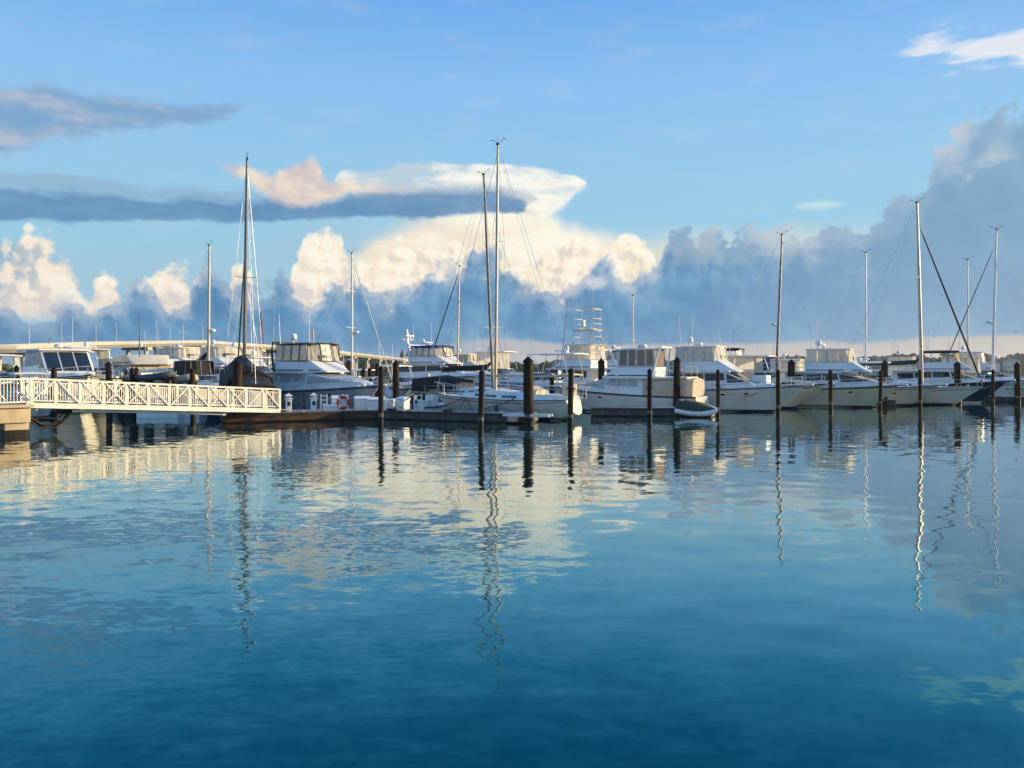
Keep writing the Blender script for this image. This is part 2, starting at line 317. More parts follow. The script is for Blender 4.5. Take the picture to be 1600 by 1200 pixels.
# ------------------------------------------------------------------ mesh builder
class MB:
    def __init__(s): s.v = []; s.f = []
    def add(s, vs, fs):
        o = len(s.v); s.v += [tuple(v) for v in vs]; s.f += [tuple(i+o for i in f) for f in fs]; return s
    def box(s, x0, x1, y0, y1, z0, z1):
        return s.add([(x, y, z) for x in (x0, x1) for y in (y0, y1) for z in (z0, z1)],
                     [(0, 1, 3, 2), (4, 6, 7, 5), (0, 4, 5, 1), (2, 3, 7, 6), (0, 2, 6, 4), (1, 5, 7, 3)])
    def tube(s, pts, r, n=6, closed=False, flat=1.0):
        pts = [Vector(p) for p in pts]; k = len(pts); rs = r if isinstance(r, (list, tuple)) else [r]*k; rings = []
        up0 = Vector((0, 0, 1))
        for i, p in enumerate(pts):
            a = pts[(i-1) % k] if (i > 0 or closed) else p; b = pts[(i+1) % k] if (i < k-1 or closed) else p
            t = (b-a).normalized(); up = up0 if abs(t.z) < .95 else Vector((0, 1, 0))
            sx = t.cross(up).normalized(); sy = sx.cross(t)
            rings.append([p + sx*(rs[i]*flat*cos(2*pi*j/n)) + sy*(rs[i]*sin(2*pi*j/n)) for j in range(n)])
        vs = [q for ring in rings for q in ring]; fs = []
        for i in range(k if closed else k-1):
            i2 = (i+1) % k
            for j in range(n): fs.append((i*n+j, i*n+(j+1) % n, i2*n+(j+1) % n, i2*n+j))
        if not closed: fs += [tuple(range(n))[::-1], tuple(range((k-1)*n, k*n))]
        return s.add(vs, fs)
    def lathe(s, prof, n=16, c=(0, 0, 0)):
        vs = []; fs = []
        for r, z in prof:
            for j in range(n): vs.append((c[0]+r*cos(2*pi*j/n), c[1]+r*sin(2*pi*j/n), c[2]+z))
        for i in range(len(prof)-1):
            for j in range(n): fs.append((i*n+j, i*n+(j+1) % n, (i+1)*n+(j+1) % n, (i+1)*n+j))
        fs += [tuple(range(n))[::-1], tuple(range((len(prof)-1)*n, len(prof)*n))]
        return s.add(vs, fs)
    def grid(s, rows, closed=False):
        n = len(rows[0]); vs = [p for r in rows for p in r]; fs = []
        for i in range(len(rows)-1):
            for j in range(n if closed else n-1): fs.append((i*n+j, i*n+(j+1) % n, (i+1)*n+(j+1) % n, (i+1)*n+j))
        return s.add(vs, fs)
    def poly(s, pts, th):
        """a thin slab: polygon pts with thickness vector th"""
        th = Vector(th); n = len(pts); a = [Vector(p) for p in pts]
        return s.add(a+[p+th for p in a], [tuple(range(n))[::-1], tuple(range(n, 2*n))]+[(i, (i+1) % n, n+(i+1) % n, n+i) for i in range(n)])
    def blob(s, c, rx, ry, rz, n=8, m=6, seed=0, rough=0.0):
        prof = []; rnd = random.Random(seed); vs = [(c[0], c[1], c[2]-rz)]; fs = []
        for i in range(1, m):
            a = -pi/2+pi*i/m
            for j in range(n):
                k = 1+rough*(rnd.random()-.5)
                vs.append((c[0]+rx*k*cos(a)*cos(2*pi*j/n), c[1]+ry*k*cos(a)*sin(2*pi*j/n), c[2]+rz*k*sin(a)))
        vs.append((c[0], c[1], c[2]+rz)); q = len(vs)-1
        for j in range(n):
            fs.append((0, 1+(j+1) % n, 1+j)); fs.append((q, q-n+j, q-n+(j+1) % n))
            for i in range(m-2): fs.append((1+i*n+j, 1+i*n+(j+1) % n, 1+(i+1)*n+(j+1) % n, 1+(i+1)*n+j))
        return s.add(vs, fs)
    def build(s, name, m, parent=None, smooth=35, bevel=0, **props):
        me = bpy.data.meshes.new(name); me.from_pydata(s.v, [], s.f); me.materials.append(M[m] if isinstance(m, str) else m)
        bm = bmesh.new(); bm.from_mesh(me); bmesh.ops.recalc_face_normals(bm, faces=bm.faces)
        if bevel: bmesh.ops.bevel(bm, geom=bm.edges[:], offset=bevel, segments=2, affect='EDGES', profile=.6, clamp_overlap=True)
        bm.to_mesh(me); bm.free()
        if smooth:
            me.shade_smooth(); me.set_sharp_from_angle(angle=R(smooth))
        o = bpy.data.objects.new(name, me); scene.collection.objects.link(o)
        if parent is not None: o.parent = parent
        for k, v in props.items(): o[k] = v
        return o
def tag(o, label, cat, group=None):
    o['label'] = label; o['category'] = cat
    if group: o['group'] = group
    return o
def thing(name, label, cat, loc, deg=0.0, group=None):
    o = bpy.data.objects.new(name, None); scene.collection.objects.link(o); o.empty_display_size = .3
    o.location = loc; o.rotation_euler = (0, 0, R(deg)); return tag(o, label, cat, group)
def at(px, D, py=None, z=None):
    """point seen at photo column px at distance D, at row py or height z"""
    return Vector(((px-800)/F*D, D, z if z is not None else CAMH-(py-HOR)/F*D))
def zz(py, D): return CAMH-(py-HOR)/F*D
def lerp(a, b, t): return a+(b-a)*t
def interp(pts, x):
    if x <= pts[0][0]: return pts[0][1]
    for (x0, y0), (x1, y1) in zip(pts, pts[1:]):
        if x <= x1: return lerp(y0, y1, (x-x0)/max(1e-9, x1-x0))
    return pts[-1][1]

# ------------------------------------------------------------------ boat builder
# local frame of every boat: x forward from the stern, y to port, z up from the waterline
class Hull:
    def __init__(s, L, B, za, zf, transom=.88, rake=.16, full=2.4, cant=0.0, kind='motor'):
        s.L, s.B, s.za, s.zf, s.tr, s.rake, s.full, s.cant, s.kind = L, B, za, zf, transom, rake, full, cant, kind
    def beam(s, x):
        t = min(max(x/s.L, 0), 1)
        if t < .42: return s.B/2*lerp(s.tr, 1, sin(t/.42*pi/2))
        k = (t-.42)/.58; return max(.03, s.B/2*max(0.0, 1-k**s.full)**.85)
    def sheer(s, x):
        t = min(max(x/s.L, 0), 1); return lerp(s.za, s.zf, t**1.7) - .10*sin(pi*t)*(1 if s.kind == 'sail' else .2)
    def low(s, t): return -.35+.68*max(0, 1-t/.26)**1.4 if s.kind == 'sail' else -.35
    def pt(s, t, f, side):
        """f: 0 keel depth -> 1 sheer"""
        x = t*s.L; zs = s.sheer(x); b = s.beam(x)
        if s.kind == 'sail':
            zl = s.low(t); z = lerp(zl, zs, f); p = .36 if t < .45 else lerp(.36, .85, (t-.45)/.55)
            back = s.rake*s.L*t**5*max(0, 1-max(0, z)/zs)**1.2+(.25*(-z/.35)*t**5 if z < 0 else 0)
            return (x-back+s.cant*max(0, z)/zs*(1-t)**6, b*max(0, f)**p*side, z)
        z = lerp(-.35, zs, f)
        wl = s.B/2*(lerp(s.tr, 1, min(1, t/.35)) if t < .35 else max(0.0, 1-((t-.35)/.65)**1.7))*(.93 if s.kind == 'motor' else .90)
        wl = min(wl, b); fw = .35/(zs+.35)
        if f <= fw: y = wl*(f/fw)**.5*.98 if s.kind == 'sail' else wl*(.55+.45*f/fw)
        else:
            k = (f-fw)/(1-fw); y = lerp(wl, b, k**(1.15 if s.kind == 'motor' else .55))
        back = s.rake*s.L*(t**5)*(1-max(0, (z)/zs))**1.2 if z < zs else 0
        if z < 0: back += .25*(-z/.35)*t**5
        fwd = s.cant*max(0, z)/zs*(1-t)**6
        return (x-back+fwd, y*side, z)
    def build(s, name, m, root, stripe='boot', rub='black', rubr=.045, deckm='white', n=30):
        fs_ = [0, .1, .2, .3, .4, .55, .7, .85, 1]; rows = []
        for i in range(n+1):
            t = i/n; rows.append([s.pt(t, f, 1) for f in reversed(fs_)]+[s.pt(t, f, -1) for f in fs_])
        mb = MB().grid(rows); k = len(rows[0])
        mb.f.append(tuple(range(k))[::-1]); mb.f.append(tuple(range(n*k, n*k+k)))
        mb.build(name, m, root, 40)
        d = MB(); rows = []
        for i in range(n+1):
            p = s.pt(i/n, 1, 1); cr = .05*s.beam(i/n*s.L)
            rows.append([(p[0], p[1]*.985, p[2]-.03), (p[0], p[1]*.5, p[2]-.03+cr*.8), (p[0], 0, p[2]-.03+cr), (p[0], -p[1]*.5, p[2]-.03+cr*.8), (p[0], -p[1]*.985, p[2]-.03)])
        d.grid(rows).build('deck', deckm, root, 40)
        if rub:
            r = MB()
            for sd in (1, -1): r.tube([(lambda p: (p[0], p[1]+.01*sd, p[2]))(s.pt(i/n, .985, sd)) for i in range(n+1)], rubr, 6)
            r.build('rub_rail', rub, root)
        if stripe:
            r = MB()
            for sd in (1, -1):
                rows = []
                for i in range(n+1):
                    x = i/n*s.L; zs = s.sheer(x); row = []
                    for z in (-.05, .09, .17):
                        lo = s.low(i/n); p = s.pt(i/n, min(1, max(0, (z-lo)/(zs-lo))), sd); row.append((p[0]+(.01 if i > n*.8 else 0), p[1]+.012*sd, p[2]))
                    rows.append(row)
                r.grid(rows)
            r.build('boot_stripe', stripe, root, 60)
    def band(s, root, name, m, f0, f1, t0=0, t1=1, n=24):
        r = MB()
        for sd in (1, -1):
            r.grid([[(lambda p: (p[0], p[1]+.012*sd, p[2]))(s.pt(lerp(t0, t1, i/n), f, sd)) for f in (f0, (f0+f1)/2, f1)] for i in range(n+1)])
        r.build(name, m, root, 60)
    def porthole(s, root, xs, f=.72, w=.32, h=.08):
        for x in xs:
            for sd in (1, -1):
                g = MB(); t = x/s.L; dt = w/2/s.L; df = h/2/(s.sheer(x)+.35); q = []
                for a in range(12):
                    p = s.pt(t+dt*cos(2*pi*a/12), f+df*sin(2*pi*a/12), sd); q.append((p[0], p[1]+.004*sd, p[2]))
                g.poly(q, (0, .014*sd, 0)).build('porthole', 'glass', root, 0)

class Tier:
    """a deckhouse block: top line tops [(x, z)..] from aft to fore, base line z0(x), half width by x, walls leaning in"""
    def __init__(s, tops, z0, hw, tum=.12, crown=.06, rnd=.08):
        s.tops = tops; s.z0 = z0 if callable(z0) else (lambda x, z=z0: z)
        s.hw = hw if callable(hw) else ((lambda x, w=hw: interp(w, x)) if isinstance(hw, list) else (lambda x, w=hw: w))
        s.tum, s.crown, s.rnd = tum, crown, rnd
    def top(s, x): return interp(s.tops, x)
    def side(s, x, z): return s.hw(x)-s.tum*(z-s.z0(x))
    def body(s, name, m, root, **kw):
        xs = sorted(set([t[0] for t in s.tops])); full = []
        for a, b in zip(xs, xs[1:]):
            k = max(1, int((b-a)/.45)); full += [lerp(a, b, i/k) for i in range(k)]
        full.append(xs[-1]); rows = []
        for x in full:
            zb, zt = s.z0(x), max(s.top(x), s.z0(x)+.01); h = zt-zb; r = min(s.rnd, h*.4); w = s.hw(x)
            prof = [(w, zb), (w-s.tum*(h-r), zt-r), (w-s.tum*h-r*.3, zt-r*.3), (w-s.tum*h-r, zt), ((w-s.tum*h-r)*.5, zt+s.crown*.75*min(1, h)), (0, zt+s.crown*min(1, h))]
            rows.append([(x, y, z) for y, z in prof]+[(x, -y, z) for y, z in reversed(prof[:-1])])
        mb = MB().grid(rows); k = len(rows[0]); mb.f.append(tuple(range(k))[::-1]); mb.f.append(tuple(range((len(rows)-1)*k, len(rows)*k)))
        return mb.build(name, m, root, 32, **kw)
    def window(s, root, x0, x1, za, zb, m='glass', s0=0.0, s1=0.0, name='side_window', n=6, prop=None, sides=(1, -1)):
        """za/zb heights above the base; s0/s1 how far the top corners shift along x"""
        for sd in sides:
            outer, inner = [], []
            for i in range(n+1):
                q = []
                for j in range(3):
                    f = j/2; xa = lerp(x0+s0*f, x1+s1*f, i/n); z = min(s.z0(xa)+lerp(za, zb, f), s.top(xa)-.05)
                    q.append((xa, (s.side(xa, z)+.012)*sd, z))
                outer.append(q); inner.append([(a, b-.03*sd, c) for a, b, c in q])
            g = MB().grid(outer); g.grid(inner)
            rim = outer[0]+[r[-1] for r in outer[1:]]+outer[-1][::-1][1:]+[r[0] for r in outer[-2:0:-1]]
            rin = inner[0]+[r[-1] for r in inner[1:]]+inner[-1][::-1][1:]+[r[0] for r in inner[-2:0:-1]]
            g.grid([rim, rin], closed=True); g.build(name, m, root, 50)
    def screen(s, root, i, n=3, m='glass', f0=.1, f1=.88, gap=.05, name='windscreen_pane', edge=.1):
        """n panes on the sloping top segment i -> i+1"""
        (xa, za), (xb, zb) = s.tops[i], s.tops[i+1]; nrm = Vector((za-zb, 0, xb-xa)).normalized()
        for k in range(n):
            q = []
            for f, a in ((f0, 0), (f0, 1), (f1, 1), (f1, 0)):
                x, z = lerp(xa, xb, f), lerp(za, zb, f); w = s.hw(x)-s.tum*(z-s.z0(x))-edge
                y = lerp(-w, w, (k+(gap if a == 0 else 1-gap))/n); hh = z-s.z0(x)
                yy = abs(y)/max(.01, w); q.append(Vector((x, y, z+s.crown*min(1, hh)*(1-yy*.9)))+nrm*.016)
            MB().poly(q, nrm*.02).build(name, m, root, 0)

def arc_top(x0, x1, z, w, th, crown=.12, rnd=.15, nx=6):
    """a slab with rounded plan and crowned top (hardtops, biminis)"""
    rows = []
    for i in range(nx+1):
        t = i/nx; x = lerp(x0, x1, t); k = 1-.12*abs(2*t-1)**4; e = sin(pi*min(max(t, .02), .98))**.25
        up = [(x, w*k*y, z+crown*(1-y*y)*e) for y in (-1, -.75, -.4, 0, .4, .75, 1)]
        dn = [(x, w*k*y, z+crown*(1-y*y)*e-th) for y in (1, .75, .4, 0, -.4, -.75, -1)]
        rows.append(up+dn)
    mb = MB().grid(rows, closed=True); k = 14; mb.f.append(tuple(range(k))[::-1]); mb.f.append(tuple(range(nx*k, nx*k+k)))
    return mb
def whip(root, x, y, z, h, m='plastic', lean=(0, 0), r=.016):
    MB().tube([(x, y, z), (x+lean[0]*.3, y+lean[1]*.3, z+h*.3), (x+lean[0], y+lean[1], z+h)], [r*1.5, r*1.2, r*.7], 5).build('antenna', m, root)
def dome(root, x, y, z, r=.22, post=.3, m='plastic'):
    d = MB().lathe([(r*.25, 0), (r*.22, post)], 8, (x, y, z)); o = d.build('dome_post', m, root)
    MB().lathe([(r*.5, post), (r*.95, post+r*.35), (r, post+r), (r*.85, post+r*1.5), (r*.5, post+r*1.85), (.01, post+r*1.98)], 14, (x, y, z)).build('satellite_dome', m, root)
def radar(root, x, y, z, r=.32):
    MB().lathe([(r*.9, 0), (r, .05), (r, .17), (r*.8, .24), (.01, .27)], 16, (x, y, z)).build('radar_dome', 'plastic', root)
def radar_bar(root, x, y, z, w=1.2):
    m = MB().lathe([(.14, 0), (.14, .16), (.05, .2), (.05, .26)], 10, (x, y, z)); m.box(x-.06, x+.06, y-w/2, y+w/2, z+.26, z+.36); m.build('radar_scanner', 'plastic', root)
def outriggers(root, x, y, z, h, rake=-1.5, spread=1.6, m='aludark'):
    for sd in (1, -1):
        MB().tube([(x, y*sd, z), (x+rake*.5, (y+spread*.5)*sd, z+h*.5), (x+rake, (y+spread)*sd, z+h)], [.035, .025, .012], 5).build('outrigger', m, root)
def bow_rail(root, H, x0, h=.6, n=8, inset=.12, m='steel', x1=None, mid=True):
    x1 = x1 or H.L-.12; mb = MB(); r = .022
    def p(x, sd, z): return (x, max(.02, H.beam(x)-inset)*sd, H.sheer(x)+z)
    xs = [lerp(x0, x1, i/(n-1)) for i in range(n)]
    path = [p(x, 1, h*(.55+.45*min(1, i/2))) for i, x in enumerate(xs)]+[(x1+.18, 0, H.sheer(x1)+h+.05)]+[p(x, -1, h*(.55+.45*min(1, i/2))) for i, x in reversed(list(enumerate(xs)))]
    mb.tube([p(x0-.25, 1, 0)]+path+[p(x0-.25, -1, 0)], r, 5)
    if mid: mb.tube([p(x, 1, h*.5) for x in xs[1:]]+[p(x, -1, h*.5) for x in reversed(xs[1:])], r*.7, 4)
    for i, x in enumerate(xs):
        for sd in (1, -1): mb.tube([p(x, sd, -.02), p(x, sd, h*(.55+.45*min(1, i/2)))], r*.85, 4)
    mb.build('bow_rail', m, root)
def pulpit(root, H, l=.6, m='white'):
    z = H.sheer(H.L); MB().poly([(H.L-.5, -.26, z-.02), (H.L+l, -.16, z+.02), (H.L+l+.08, 0, z+.02), (H.L+l, .16, z+.02), (H.L-.5, .26, z-.02)], (0, 0, .09)).build('bow_pulpit', m, root)
    MB().tube([(H.L+l-.1, 0, z-.02), (H.L+l+.12, 0, z-.16), (H.L+l-.02, 0, z-.36)], [.03, .045, .02], 6).build('anchor', 'steel', root)
def cleats(root, H, xs):
    for x in xs:
        for sd in (1, -1):
            y = (H.beam(x)-.14)*sd; z = H.sheer(x)
            MB().tube([(x-.14, y, z+.08), (x+.14, y, z+.08)], .022, 5).tube([(x, y, z-.03), (x, y, z+.08)], .03, 5).build('cleat', 'steel', root)
def fenders(root, H, xs, sd, m='plastic'):
    for x in xs:
        y = (H.beam(x)+.12)*sd; z = H.sheer(x)*.45
        MB().lathe([(.02, -.34), (.09, -.28), (.12, -.2), (.12, .2), (.09, .28), (.03, .34)], 10, (x, y, z)).tube([(x, y, z+.3), (x, y-.1*sd, H.sheer(x)+.03)], .012, 4).build('fender', m, root)
def arch(root, x, y, z0, h, lean=-.8, r=.09, m='white', flat=1.8):
    MB().tube([(x, y, z0), (x+lean*.6, y*.96, z0+h*.7), (x+lean, y*.8, z0+h), (x+lean, -y*.8, z0+h), (x+lean*.6, -y*.96, z0+h*.7), (x, -y, z0)], r, 8, flat=1.0).build('radar_arch', m, root)
def canopy(root, x0, x1, z0, z1, w, top='canvas_white', side='vinyl', frame='steel', topname='canvas_top', over=.1, front_slope=.25, nf=4, tum=.08, th=.05, crown=.12, name='enclosure_panel', aft=True, sides=True, fside=None):
    """soft enclosure: crowned top, curtains all round and hoops showing through"""
    if topname: arc_top(x0-over, x1+over*.5-front_slope, z1, w-tum*(z1-z0)+.06, th, crown).build(topname, top, root)
    xf = x1
    def q(x, y, z, sd): k = (z-z0)/(z1-z0); return (x-(front_slope*k if x > (x0+x1)/2 else -.08*k), (y-tum*(z-z0))*sd, z)
    hm = MB()
    if sides:
        for sd in (1, -1):
            for i in range(nf if side else 0):
                a, b = lerp(x0, x1-.35, (i+.03)/nf), lerp(x0, x1-.35, (i+.97)/nf)
                pts = [Vector((a+.08*(1-i/nf), w*sd, z0)), Vector((b, w*sd, z0)), Vector((b, (w-tum*(z1-z0))*sd, z1)), Vector((a+.08*(1-i/nf), (w-tum*(z1-z0))*sd, z1))]
                MB().poly(pts, (0, .012*sd, 0)).build(name, side, root, 0); hem(hm, pts)
        # rounded front of panels
        nn = 6; ring = lambda z, sl, ww: [(x1-.35-sl+.35*cos(a)**.6*1.0 if cos(a) > 0 else x1-.35-sl, ww*sin(a) if abs(sin(a)) < 1 else ww*sin(a), z) for a in [lerp(-pi/2, pi/2, i/nn) for i in range(nn+1)]]
        def fr(z, sl, ww):
            out = []
            for i in range(nn+1):
                u = lerp(-1, 1, i/nn); out.append((x1-sl-.35*abs(u)**4, ww*u, z))
            return out
        lo = fr(z0, 0, w); hi = fr(z1, front_slope, w-tum*(z1-z0))
        for i in range(nn):
            if i % 2 == 0: MB().poly([lo[i], lo[i+2], hi[i+2], hi[i]], (.012, 0, 0)).build(name, side if fside is None else fside, root, 0); hem(hm, [lo[i], lo[i+2], hi[i+2], hi[i]])
        if aft and side: MB().poly([(x0, -w+.05, z0), (x0, w-.05, z0), (x0+.08, w-tum*(z1-z0)-.05, z1), (x0+.08, -w+tum*(z1-z0)+.05, z1)], (-.012, 0, 0)).build(name, side, root, 0)
    if hm.v: hm.build('canvas_border', top, root, 0)
    mb = MB()
    for i in range(nf+1):
        x = lerp(x0, x1-.35, i/nf); wt = w-tum*(z1-z0)
        mb.tube([(x, w+.02, z0), (x, wt+.02, z1), (x, wt*.5, z1+crown*.6), (x, -wt*.5, z1+crown*.6), (x, -wt-.02, z1), (x, -w-.02, z0)], .02, 5)
    for u in (-.67, 0, .67): mb.tube([(x1-.35*abs(u)**4+.02, w*u, z0), (x1+.02-front_slope-.35*abs(u)**4, (w-tum*(z1-z0))*u, z1)], .02, 5)
    mb.build('canopy_frame', frame, root)
def hem(mb, pts, w=.07, th=.02):
    c = sum((Vector(p) for p in pts), Vector())/len(pts); n = (Vector(pts[1])-Vector(pts[0])).cross(Vector(pts[-1])-Vector(pts[0])).normalized()
    for i in range(len(pts)):
        a, b_ = Vector(pts[i]), Vector(pts[(i+1) % len(pts)]); k = w/max(.1, (a-c).length); k2 = w/max(.1, (b_-c).length)
        mb.poly([a-n*th, b_-n*th, b_.lerp(c, k2)-n*th, a.lerp(c, k)-n*th], n*th*2)
def seat(root, x, y, z, m='white', w=.5):
    MB().box(x-.25, x+.25, y-w/2, y+w/2, z+.4, z+.52).box(x-.32, x-.2, y-w/2, y+w/2, z+.45, z+1.05).box(x-.08, x+.08, y-.08, y+.08, z, z+.4).build('helm_seat', m, root, bevel=.03)
def line(root, name, pts, r=.014, m='rope', n=4):
    return MB().tube(pts, r, n).build(name, m, root)
def sag(a, b, s, n=8):
    a, b = Vector(a), Vector(b); return [a.lerp(b, i/n)-Vector((0, 0, s*4*(i/n)*(1-i/n))) for i in range(n+1)]

def stern_at(bow_px, D, L, deg):
    p = at(bow_px, D, z=0); return (p.x-L*cos(R(deg)), p.y-L*sin(R(deg)), 0)

def fly_yacht(label, bow_px, D, deg, L=12, B=4.0, za=1.15, zf=1.9, hull='hullwhite', house='white', glass='glass', front='glass', stripe='boot', rub='black',
              fh=1.25, top='canvas_white', side='vinyl', frame='steel', topz=1.95, s=(.16, .52, .70), f=(.20, .46), trunk=.90, aft=None, gear='dome', archm='white', flycol=None, loc=None, deck='white', rail=True, name='motor_yacht', tiers=1, ports=True, enclosed=True, nofly=False, topth=.05, opens=False, fside=None, cat='motor yacht', darkstripe=True, group=None):
    r = thing(name, label, cat, loc or stern_at(bow_px, D, L, deg), deg, group)
    H = Hull(L, B, za, zf); H.build('hull', hull, r, stripe, rub, deckm=deck)
    hwf = lambda x: min(B/2-.42, H.beam(x)-.30)
    x0, x1, x2 = L*s[0], L*s[1], L*s[2]
    # trunk cabin on the foredeck
    t0 = Tier([(x1-.6, za+.62), (L*.72, H.sheer(L*.72)+.34), (L*trunk-.5, H.sheer(L*trunk)+.20), (L*trunk, H.sheer(L*trunk)+.03)], lambda x: H.sheer(x)-.05, lambda x: max(.08, H.beam(x)-.48), .25, .08, .1)
    t0.body('trunk_cabin', house, r)
    MB().box(L*.76-.28, L*.76+.28, -.28, .28, H.sheer(L*.76)+.28, H.sheer(L*.76)+.37).build('deck_hatch', 'vinyl_smoke', r, bevel=.03)
    # saloon
    zb = lambda x: H.sheer(x)-.06
    zr = za+1.42*fh/1.25
    t1 = Tier([(x0, zr), (x1, zr+.02), (x2, H.sheer(x2)+.30), (x2+.25, H.sheer(x2+.25)+.16)], zb, hwf, .13, .05, .07)
    t1.body('deckhouse', house, r)
    hh = zr-za
    nwin = 3
    for i in range(nwin):
        a, b = lerp(x0+.35, x1+.1, (i+.04)/nwin), lerp(x0+.35, x1+.1, (i+.96)/nwin)
        t1.window(r, a, b, hh*.50, hh*.88, glass, s0=-.05 if i else 0, s1=-.12 if i == nwin-1 else -.05)
    t1.window(r, x1+.2, x2-.25, hh*.42 - .08, hh*.80, glass, s0=-.12, s1=-.85*(x2-x1)/2.2)
    t1.screen(r, 1, 3, front)
    # flybridge deck with overhang, coaming
    zf0 = zr+.02
    arc_top(L*.06, x1+.35, zf0+.10, B/2-.30, .12, .05).build('flybridge_deck', house, r)
    fx0, fx1 = L*f[0], L*f[1]
    if not nofly:
        t2 = Tier([(fx0, zf0+.78), (fx1, zf0+.86), (fx1+1.0, zf0+.22), (fx1+1.25, zf0+.12)], zf0+.07, [(fx0, B/2-.52), (fx1-.2, B/2-.55), (fx1+1.25, B/2-1.05)], .10, .03, .06)
        t2.body('flybridge_coaming', flycol or house, r)
        if darkstripe:
            t2.window(r, fx0+.15, fx1+.75, .10, .17, 'canvas_navy', name='accent_stripe')
        if enclosed:
            MB().box(fx1-.25, fx1+.1, -.7, .7, zf0+.5, zf0+1.25).build('helm_console', 'black', r, bevel=.05)
            seat(r, fx1-.75, .45, zf0+.35, 'white'); seat(r, fx1-.75, -.45, zf0+.35, 'white')
            canopy(r, fx0+.1, fx1+.15, zf0+.82, zf0+topz+.12, B/2-.62, top, side, frame, th=topth, sides=True, fside=fside)
    ztop = (zf0+topz+.22) if not nofly else zf0+.28
    if 'arch' in gear: arch(r, fx0+.2, B/2-.45, zf0+.1, topz+.25-.1, -.5, .08, archm)
    if 'dome' in gear: dome(r, fx0+.9, -.5, ztop, .24, .22)
    if 'radar' in gear: radar(r, fx0+1.3, .3, ztop+.02, .32)
    if 'bar' in gear: radar_bar(r, fx0+1.2, .2, ztop+.02)
    if 'whips' in gear:
        whip(r, fx0+.5, B/2-.8, ztop-.1, 2.6); whip(r, fx0+.5, -B/2+.8, ztop-.1, 2.2, lean=(-.15, 0))
    if 'rigs' in gear: outriggers(r, fx1, B/2-.4, zr, 6.0)
    if aft:
        t3 = Tier([(.25, zr-.05), (x0-.05, zr+.12)], lambda x: za-.02, B/2-.32, .12, .10, .32); t3.body('cockpit_enclosure', aft, r)
        t3.window(r, .7, x0-.4, .55, 1.05, 'vinyl', name='enclosure_panel')
    else:
        MB().tube([(.15, B/2-.35, za), (.15, B/2-.35, zf0)], .03, 6).tube([(.15+L*.06, -B/2+.35, za), (L*.06+.05, -B/2+.35, zf0)], .03, 6).build('cockpit_post', 'steel', r)
    if not nofly:
        # ladder and aft rail of the flybridge
        mb = MB()
        for yy in (-.2, .2): mb.tube([(L*.05, yy+.5, za), (L*.09, yy+.5, zf0+.1)], .02, 5)
        for i in range(5): mb.tube([(L*.05+i*.1, .3, za+.25+i*.28), (L*.05+i*.1, .7, za+.25+i*.28)], .015, 4)
        mb.build('ladder', 'steel', r)
        mb = MB(); ya = B/2-.38
        for zz_ in (.45, .8): mb.tube([(fx0, ya, zf0+zz_), (L*.07, ya, zf0+zz_), (L*.07, -ya, zf0+zz_), (fx0, -ya, zf0+zz_)], .018, 5)
        for xx, yy in ((L*.07, ya), (L*.07, -ya), (L*.07, 0), (lerp(L*.07, fx0, .5), ya), (lerp(L*.07, fx0, .5), -ya)): mb.tube([(xx, yy, zf0+.1), (xx, yy, zf0+.8)], .016, 5)
        mb.build('flybridge_rail', 'steel', r)
    if rail: bow_rail(r, H, L*.50, .62, 9)
    pulpit(r, H); cleats(r, H, (L*.08, L*.55, L*.9))
    MB().box(-.75, .02, -B*.38, B*.38, .16, .24).build('swim_platform', 'teak', r, bevel=.03)
    if ports: H.porthole(r, (L*.62, L*.74), .80, .34, .13)
    H.band(r, 'sheer_stripe', 'boot' if darkstripe else 'offwhite', .93, .95)
    line(r, 'mooring_line', sag((L*.9, H.beam(L*.9)*.9, zf), (L*.9+1.6, 2.6, zf-.2), .15), .02, 'rope')
    return r, H

